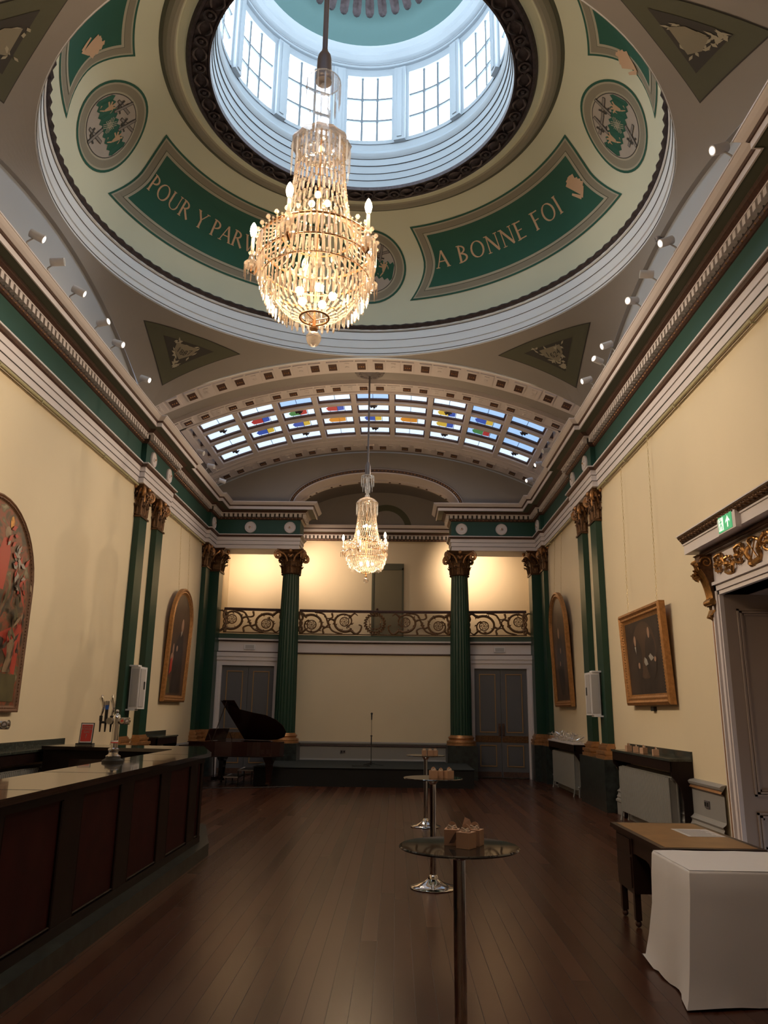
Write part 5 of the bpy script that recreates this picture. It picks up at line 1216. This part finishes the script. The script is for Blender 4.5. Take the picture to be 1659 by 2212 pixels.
radshelf(9.6, 12.7, 1.12, False, 'dark wooden shelf with a marble top on the left wall behind the bar', 'grey column radiator on the left wall hidden behind the bar')
radshelf(16.72, 18.25, 1.12, False, 'dark shelf on the far left wall under the arched portrait', 'grey column radiator on the far left wall behind the bar end')
for y, r, nm in ((13.35, 5, 'far-left'), (12.95, -15, 'second'), (12.55, 20, 'third'), (11.98, -8, 'nearest')):
    b = box(XR - .20, y, 1.122, 90 + r, 'small kraft gift box on the right radiator shelf, %s of four' % nm, 1.15); b['group'] = 'kraft gift boxes'
w = MB(); rn = random.Random(5)
for k in range(420):
    y = 17.0 + 2.6 * rn.random(); p = .06 + .24 * rn.random(); c = Vector((XR - p, y, 1.10 + .17 * rn.random() ** 1.3)); d = Vector((rn.uniform(-1, 1), rn.uniform(-1, 1), rn.uniform(-.5, 1))).normalized() * .09; s_ = Vector((rn.uniform(-1, 1), rn.uniform(-1, 1), rn.uniform(-1, 1))).normalized() * .011
    c.z = max(c.z, 1.115); d.z = max(d.z, -.01)
    if (c - d).z < 1.102: d.z = 0
    w.poly([c - d, c + s_, c + d, c - s_])
w.v = [(min(x, XR - .012), y, z) for x, y, z in w.v]
o = tag(w.build('tinsel', 'tinsel'), 'heap of silver tinsel on the far right shelf', 'tinsel'); o['kind'] = 'stuff'

# ================================================================= WALL UNITS BETWEEN PILASTERS
for sx, nm in ((0, 'left'), (1, 'right')):
    q = []
    def W_(): w = MB(); q.append(w); return w
    x = XL + .13; f = (lambda w: w.mirror()) if sx else (lambda w: w)
    t = T('column_speaker', 'tall white box with a grey grille bracketed between the %s wall pilasters' % nm, 'speaker', ((2 * XC - x) if sx else x, 15.35, 1.6))
    w = MB(); w.box(XL + .16, XL + .34, 15.12, 15.55, 1.68, 2.48); f(w); hs = w.build('housing', 'plastic', t)
    w = MB(); w.box(XL + .341, XL + .352, 15.15, 15.44, 1.72, 2.44); w.box(XL + .18, XL + .32, 15.112, 15.12, 1.72, 2.44); f(w); w.build('grille', 'meshgrey', hs)
    w = MB(); w.box(XL + .352, XL + .358, 15.36, 15.43, 2.05, 2.2); f(w); w.build('control_panel', 'black', hs)
    for z in (1.65, 2.48): w = MB(); w.box(XL + .125, XL + .30, 15.10, 15.30, z, z + .03); f(w); w.build('wall_bracket', 'plastic', t)

# ================================================================= PAINTINGS
def arched(hw, h, n=20, inset=0.0):       # outline of an arched-top panel: (u, v)
    r = hw - inset; top = h - hw
    return [(-r, inset)] + [(-r * cos(pi * i / n), top + r * sin(pi * i / n)) for i in range(n + 1)] + [(r, inset)]
def rect(hw, h, inset=0.0): return [(-hw + inset, inset), (-hw + inset, h - inset), (hw - inset, h - inset), (hw - inset, inset)]
def painting(right, yc, z0, outline, hw, h, fw, d0, tilt, label, blobs, canv, fk='frame', chains=(), plate=False):
    s = -1 if right else 1; X0 = XR if right else XL
    t = T('painting', label, 'painting', (X0 + s * .05, yc, z0))
    def P(u, v, d): return Vector((X0 + s * (.03 + d + v * tilt), yc + u * (-s) * 1.0 if False else yc + u, z0 + v))
    w = MB(); w.use(fk); prof = [(0, 0), (0, d0 * .8), (fw * .25, d0), (fw * .45, d0 * .75), (fw * .6, d0 * .8), (fw * .85, d0 * .45), (fw, d0 * .4)]
    w.grid([[P(u, v, d) for u, v in outline(hw, h, inset=i)] for i, d in prof], closeu=True)
    w.poly([P(u, v, 0) for u, v in outline(hw, h, inset=0)])
    fr = w.build('frame', None, t, smooth=True, ang=30)
    b = MB(); b.use('giltbright'); o2 = outline(hw, h, inset=fw * .62)
    for (u0, v0), (u1, v1) in zip(o2, o2[1:] + o2[:1]):
        L = hypot(u1 - u0, v1 - v0); k = max(1, int(L / .045))
        for i in range(k): b.ball(tuple(P(u0 + (u1 - u0) * i / k, v0 + (v1 - v0) * i / k, d0 * .8)), .012, 5, 3)
    b.build('beading', fk if fk != 'frame' else 'goldlight', fr)
    c = MB(); c.use(canv).poly([P(u, v, d0 * .38) for u, v in outline(hw, h, inset=fw)]); cv = c.build('canvas', None, t)
    g = MB(); 
    for k, (kind, bm, pts) in enumerate(blobs):
        d = d0 * .38 + .002 + .0006 * k
        if kind == 'e':
            u, v, a, bb = pts; g.use(bm).poly([P(u + a * cos(q * pi / 9), v + bb * sin(q * pi / 9), d) for q in range(18)])
        else: g.use(bm).poly([P(u, v, d) for u, v in pts])
    if blobs: g.build('painted_figures', None, cv)
    for u in chains:
        zt_ = z0 + h * .93; top = 6.03; cw = MB(); n = int((top - zt_) / .06)
        for i in range(n):
            a = i / n; p = Vector((X0 + s * (.06 * a + (.04 + h * tilt * .9) * (1 - a)), yc + u, zt_ + (top - zt_) * a))
            e = Vector((.012, 0, 0)) if i % 2 else Vector((0, .012, 0)); cw.tube([p + e, p + Vector((0, 0, .035)), p - e, p - Vector((0, 0, .035))], .0035, 4, closed=True)
        cw.build('hanging_chain', 'brass', t)
    if plate: w = MB(); w.box(X0 + min(0, s * .05), X0 + max(0, s * .05), yc - .07, yc + .07, z0 - .09, z0 - .02); w.build('name_plate', 'black', t)
    return t
def poly(*p): return list(p)
face = 'oilflesh'
painting(True, 12.46, 1.85, rect, 1.06, 1.50, .17, .11, .045, 'square gilt-framed dark portrait of two seated people on the right wall',
    [('e', 'oilbrown', (.0, .85, .6, .45)), ('e', 'oildark', (.38, .72, .26, .34)), ('e', 'oildark', (-.30, .74, .26, .36)), ('e', face, (.42, 1.02, .055, .085)), ('e', face, (-.30, 1.10, .05, .085)), ('p', 'oilwhite', poly((.38, .93), (.46, .93), (.40, .80))), ('p', 'oilwhite', poly((.05, .66), (.0, .74), (-.1, .70), (-.15, .62), (-.02, .60))), ('p', 'oilwhite', poly((-.2, .74), (-.3, .78), (-.45, .70), (-.3, .66))), ('e', face, (.30, .62, .05, .05)), ('e', face, (-.5, .68, .05, .04))], 'oildark', chains=(-.75, .75), plate=True)
painting(True, 18.75, 1.86, arched, .92, 2.70, .15, .10, .04, 'tall arched gilt-framed portrait on the far right wall',
    [('e', 'oildark', (.05, 1.0, .36, .75)), ('e', face, (.08, 1.72, .09, .13)), ('e', face, (-.02, 1.3, .05, .07)), ('e', face, (.1, 1.0, .05, .06)), ('e', 'oilbrown', (-.45, .9, .18, .6))], 'oilbrown', chains=(-.4, .4))
painting(False, 18.42, 1.85, arched, .88, 2.65, .15, .10, .04, 'tall arched gilt-framed portrait of a standing figure on the far left wall',
    [('p', 'oildark', poly((-.35, .2), (-.3, 1.25), (.0, 1.6), (.3, 1.55), (.45, .9), (.5, .2))), ('e', face, (.15, 1.78, .10, .16)), ('p', 'oilwhite', poly((.06, 1.64), (.2, 1.64), (.08, 1.5))), ('e', face, (-.12, 1.22, .06, .07)), ('e', face, (-.42, 1.2, .06, .12)), ('e', face, (-.46, 1.0, .12, .10)), ('p', 'oilred', poly((-.58, .6), (-.55, .95), (-.4, 1.0), (-.38, .7))), ('p', 'oilolive', poly((-.70, .18), (-.70, .6), (-.5, .5), (-.35, .2)))], 'oilbrown', chains=(-.4, .4))
rn = random.Random(11); bl = [('p', 'oilred', poly((.15, 1.60), (.08, 1.95), (.20, 2.25), (.32, 2.30), (.44, 2.1), (.42, 1.9), (.36, 1.58))), ('e', 'oilstone', (.3, 2.35, .08, .08)), ('e', 'giltbright', (.38, 2.50, .05, .09)),
      ('p', 'oilred', poly((.35, 1.0), (.95, .45), (1.02, 1.2), (.7, 1.12))), ('p', 'oildark', poly((-.2, .5), (.0, 1.1), (.55, .95), (.5, .5))), ('e', 'oilstone', (.10, 1.18, .22, .10)), ('p', 'oilstone', poly((.02, .55), (.02, 1.0), (.22, 1.0), (.2, .55))),
      ('p', 'oilstone', poly((.60, .52), (.68, .75), (.62, 1.0), (.72, 1.12), (.86, 1.0), (.84, .75), (.80, .52))), ('e', 'oilstone', (.76, 1.18, .05, .07)), ('p', 'oilolive', poly((.40, .14), (.40, .50), (1.0, .50), (1.0, .14))), ('p', 'oilolive', poly((-.98, .14), (-.98, .50), (.3, .50), (.3, .14)))]
for k in range(34):
    a = rn.uniform(-.1, 1.1); r_ = rn.uniform(.62, .97); u, v = r_ * cos(a), 1.68 + r_ * sin(a) * .98; e = rn.choice(['oilred', 'oilwhite', 'oilwhite', 'oilred']); a2 = rn.uniform(0, pi); L_ = rn.uniform(.05, .10)
    bl.append(('p', e, [(u - L_ * cos(a2), v - L_ * sin(a2)), (u + .035 * sin(a2), v - .035 * cos(a2)), (u + L_ * cos(a2), v + L_ * sin(a2)), (u - .035 * sin(a2), v + .035 * cos(a2))]))
for k in range(90):
    u = rn.uniform(-.95, 1.0); v = rn.uniform(.55, 1.75); e = rn.choice(['oilstone', 'oildark', 'oilolive', 'oilbrown', 'oilstone', 'oilred']); a2 = rn.uniform(.6, 2.4); L_ = rn.uniform(.05, .16)
    bl.append(('p', e, [(u - L_ * cos(a2), v - L_ * sin(a2)), (u + .028 * sin(a2), v - .028 * cos(a2)), (u + L_ * cos(a2), v + L_ * sin(a2)), (u - .028 * sin(a2), v + .028 * cos(a2))]))
painting(False, 9.72, 1.62, arched, 1.15, 2.80, .09, .07, .0, 'large round-topped allegorical painting in a plain brown frame at the left edge', bl, 'oilmix', fk='framebrown')
# picture rails
for sx in (0, 1):
    for a, b in ((6.05, 14.75), (16.6, 20.3)):
        w = MB(); w.tube([(XL + .075, a, 6.045), (XL + .075, b, 6.045)], .022, 6)
        n = int((b - a) / 1.2)
        for k in range(n): y = a + (b - a) * (k + .5) / n; w.tube([(XL + .075, y, 6.07), (XL + .10, y, 6.03), (XL + .09, y, 5.99), (XL + .04, y, 6.0)], .009, 5)
        if sx: w.mirror()
        w.build('trim_%d' % (8 + sx * 2 + (a > 10)), 'rail', struct=True)
# sockets
def socket(x, y, z, ax, nm):
    t = T('wall_socket', 'dark metal double socket on the grey skirting %s' % nm, 'socket', (x, y, z)); w = MB(); u = Vector((0, 1, 0)) if ax == 'x' else Vector((1, 0, 0)); n_ = Vector((-1 if x > 0 else 1, 0, 0)) if ax == 'x' else Vector((0, -1, 0))
    w.obox(n_ * .006, u, n_, (0, 0, 1), .075, .006, .045); w.build('plate', 'steelgrey', t, local=True)
    for e in (-.035, .035): w = MB(); w.obox(u * e + n_ * .014, u, n_, (0, 0, 1), .022, .003, .025); w.build('outlet', 'black', t, local=True)
socket(XR - .045, 10.55, .60, 'x', 'beside the big doorway'); socket(XR - .045, 14.30, .60, 'x', 'near the right pilaster pedestal'); socket(-1.45 - XC + XC, gy(-1.4) - .045, .62, 'y', 'behind the stage')
# fire detector on the pendentive
q = pend(rad(-5), .2, .0)
w = MB(); t = T('smoke_detector', 'small round detector on the grey pendentive at the upper right', 'detector', tuple(pend(rad(2), .05, 0)))
w.lathe([(.002, -.06), (.04, -.055), (.05, -.02), (.06, 0)], n=14); w.build('sensor_head', 'steelgrey', t, local=True, smooth=True)

# ================================================================= STAGE, MICROPHONE, PIANO
sz = .416; t = T('stage', 'low black stage platform in front of the back wall', 'stage', (-.9, 20, 0))
w = MB(); w.box(-3.32, 1.83, 18.74, 21.02, sz - .012, sz).box(-2.58, 1.30, 21.02, 21.58, sz - .012, sz); w.build('deck', 'stage', t)
w = MB(); w.box(-3.30, 1.81, 18.76, 21.0, .0, sz - .012); w.build('side_drape', 'stageside', t)
t = T('step_unit', 'black stage steps with white nosing beside the piano', 'steps', (-3.6, 19.4, 0))
for k, (x0_, x1_, z) in enumerate(((-4.05, -3.72, .16), (-3.72, -3.36, .32))):
    w = MB(); w.box(x0_, x1_, 19.05, 19.85, z - .02, z); tr = w.build('tread', 'black', t)
    w = MB(); w.box(x0_ - .01, x0_ + .02, 19.04, 19.86, z - .015, z + .006).box(x0_ - .01, x1_, 19.02, 19.05, z - .022, z + .006); w.build('nosing', 'paper', tr)
for x in (-4.0, -3.72, -3.40):
    for y in (19.07, 19.82): w = MB(); w.box(x - .012, x + .012, y - .012, y + .012, 0, .30 if x > -3.8 else .14); w.build('leg', 'black', t)
t = T('microphone_stand', 'microphone on a straight stand in the middle of the stage', 'microphone', (-.60, 19.5, sz)); zl = 1.16
w = MB()
for k in range(3): a = k * 2 * pi / 3 + .15; w.tube([(0, 0, .07), (.30 * cos(a), .30 * sin(a), .012)], .010, 6)
w.cyl((0, 0, .03), (0, 0, .11), .022, n=10); w.build('tripod_base', 'black', t, local=True)
w = MB(); w.cyl((0, 0, .1), (0, 0, 1.1), .0085, n=8); w.build('pole', 'chrome', t, local=True)
w = MB(); w.cyl((0, 0, .50), (0, 0, .72), .014, n=8); w.cyl((-.03, 0, .70), (.03, 0, .70), .010, n=6); w.build('clutch', 'black', t, local=True)
w = MB(); w.cyl((0, 0, 1.08), (0, -.01, 1.20), .014, .018, 10); w.ball((0, -.012, 1.225), .028, 10, 8); w.build('microphone', 'black', t, smooth=True, local=True)
w = MB(); rn = random.Random(4)
w.tube([(-.62, 19.35, sz + .010), (-.75, 19.3, sz + .010), (-.9, 19.34, sz + .010), (-1.0, 19.28, sz + .010), (-1.05, 19.36, sz + .010), (-.95, 19.42, sz + .012), (-1.02, 19.30, sz + .015)], .008, 5); tag(w.build('microphone_cable', 'black'), 'black cable coiled at the foot of the microphone stand', 'cable')
# grand piano: keyboard to the left, curved side to the viewer's right
t = T('grand_piano', 'dark brown grand piano with its lid raised before the left gallery door', 'piano', (-3.65, 18.3, 0))
px = lambda u: -4.56 + u * .93       # u: along the body from keyboard (0) to tail (2.0)
def body(inset=0.0):
    pts = [(0.0 + inset, 0 + inset), (1.25, 0 + inset), (1.60, .03 + inset), (1.85 - inset * .3, .14 + inset), (1.98 - inset, .34), (1.98 - inset, .55), (1.88 - inset, .76), (1.66, .92 - inset), (1.35, 1.0 - inset), (1.0, 1.12 - inset), (.7, 1.38 - inset), (.45, 1.45 - inset), (0 + inset, 1.45 - inset)]
    return [(px(u), 19.2 - v) for u, v in pts]
w = MB(); w.prism([(x, y, .66) for x, y in body()], (0, 0, .33)); w.build('case', 'piano', t)
w = MB(); b = body(-.012); w.tube([(x, y, .67) for x, y in b], .012, 5, closed=True); w.build('lower_moulding', 'mahog', t)
w = MB(); w.use('piano').box(px(-.28), px(.0), 17.75, 19.2, .66, .80).box(px(-.28), px(.0), 17.75, 17.80, .80, .90).box(px(-.28), px(.0), 19.15, 19.2, .80, .90); kb = w.build('key_bed', None, t)
w = MB(); w.use('paper').box(px(-.24), px(-.05), 17.81, 19.14, .80, .82); w.use('black')
for k in range(36):
    if k % 7 in (2, 6): continue
    w.box(px(-.17), px(-.05), 17.84 + k * .036, 17.858 + k * .036, .82, .832)
w.build('keyboard', None, kb)
# lid hinged on the far side, raised
ang_ = rad(38)
hy = 19.2
lid = []; bl_ = [(px(.62), hy), (px(.62), 17.77)] + [(x, y) for x, y in body()[::-1] if px(.62) < x and y < hy - .01] + [(px(1.3), hy)]
lp = lambda x, y, e=0: (x, hy - (hy - y) * cos(ang_) - e * sin(ang_), 1.0 + (hy - y) * sin(ang_) + e * cos(ang_) * -1)
w = MB(); w.prism([lp(x, y) for x, y in bl_], (0, -.02 * sin(ang_), .02 * cos(ang_))); w.prism([lp(px(.64), hy, -.03), lp(px(.64), 17.80, -.03), lp(px(.98), 17.80, -.03), lp(px(.98), hy, -.03)], (0, -.02 * sin(ang_), .02 * cos(ang_))); w.build('lid', 'piano', t)
w = MB(); w.cyl((px(.62), 17.80, .98), (px(.80), 17.80 + .25, 1.0 + (hy - 18.05) * math.tan(ang_) - .02), .010, n=6); w.build('lid_prop', 'mahog', t)
w = MB(); w.obox((px(.32), 18.45, 1.13), Vector((.35, 0, 1)).normalized(), (0, 1, 0), Vector((1, 0, -.35)).normalized(), .14, .42, .012); w.tube([(px(.45), 18.0, 1.0), (px(.38), 18.0, 1.15)], .010, 5); w.tube([(px(.45), 18.9, 1.0), (px(.38), 18.9, 1.15)], .010, 5); w.build('music_desk', 'piano', t)
for (u, v) in ((.12, .15), (.12, 1.28), (1.70, .92)):
    w = MB(); x, y = px(u), 17.75 + v
    for (z0, z1, h0, h1) in ((.60, .66, .10, .12), (.50, .60, .065, .10), (.10, .50, .042, .065), (.06, .10, .055, .045)):
        w.grid([[(x + sx_ * h, y + sy_ * h, z) for sx_, sy_ in ((-1, -1), (1, -1), (1, 1), (-1, 1))] for z, h in ((z0, h0), (z1, h1))], closeu=True); w.cap([(x + sx_ * h0, y + sy_ * h0, z0) for sx_, sy_ in ((-1, -1), (1, -1), (1, 1), (-1, 1))])
    lg = w.build('leg', 'piano', t); w = MB(); w.ball((x, y, .03), .03, 8, 6); w.build('castor', 'black', lg)
w = MB(); x, y = px(.35), 18.45; w.box(x - .03, x + .03, y - .16, y + .16, .12, .20); w.cyl((x, y - .10, .2), (x, y - .13, .66), .014, n=6); w.cyl((x, y + .10, .2), (x, y + .13, .66), .014, n=6)
for e in (-.08, 0, .08): w.box(x - .16, x, y + e - .02, y + e + .02, .09, .105)
w.build('pedal_lyre', 'piano', t)
t.rotation_euler = (0, 0, rad(-20))
w = MB(); w.tube([(px(.25), 17.9, .008), (px(.9), 18.0, .008), (px(1.5), 18.2, .008), (px(2.4), 18.6, .008)], .009, 5); tag(w.build('floor_cable', 'black'), 'black cable running over the floor under the grand piano', 'cable')
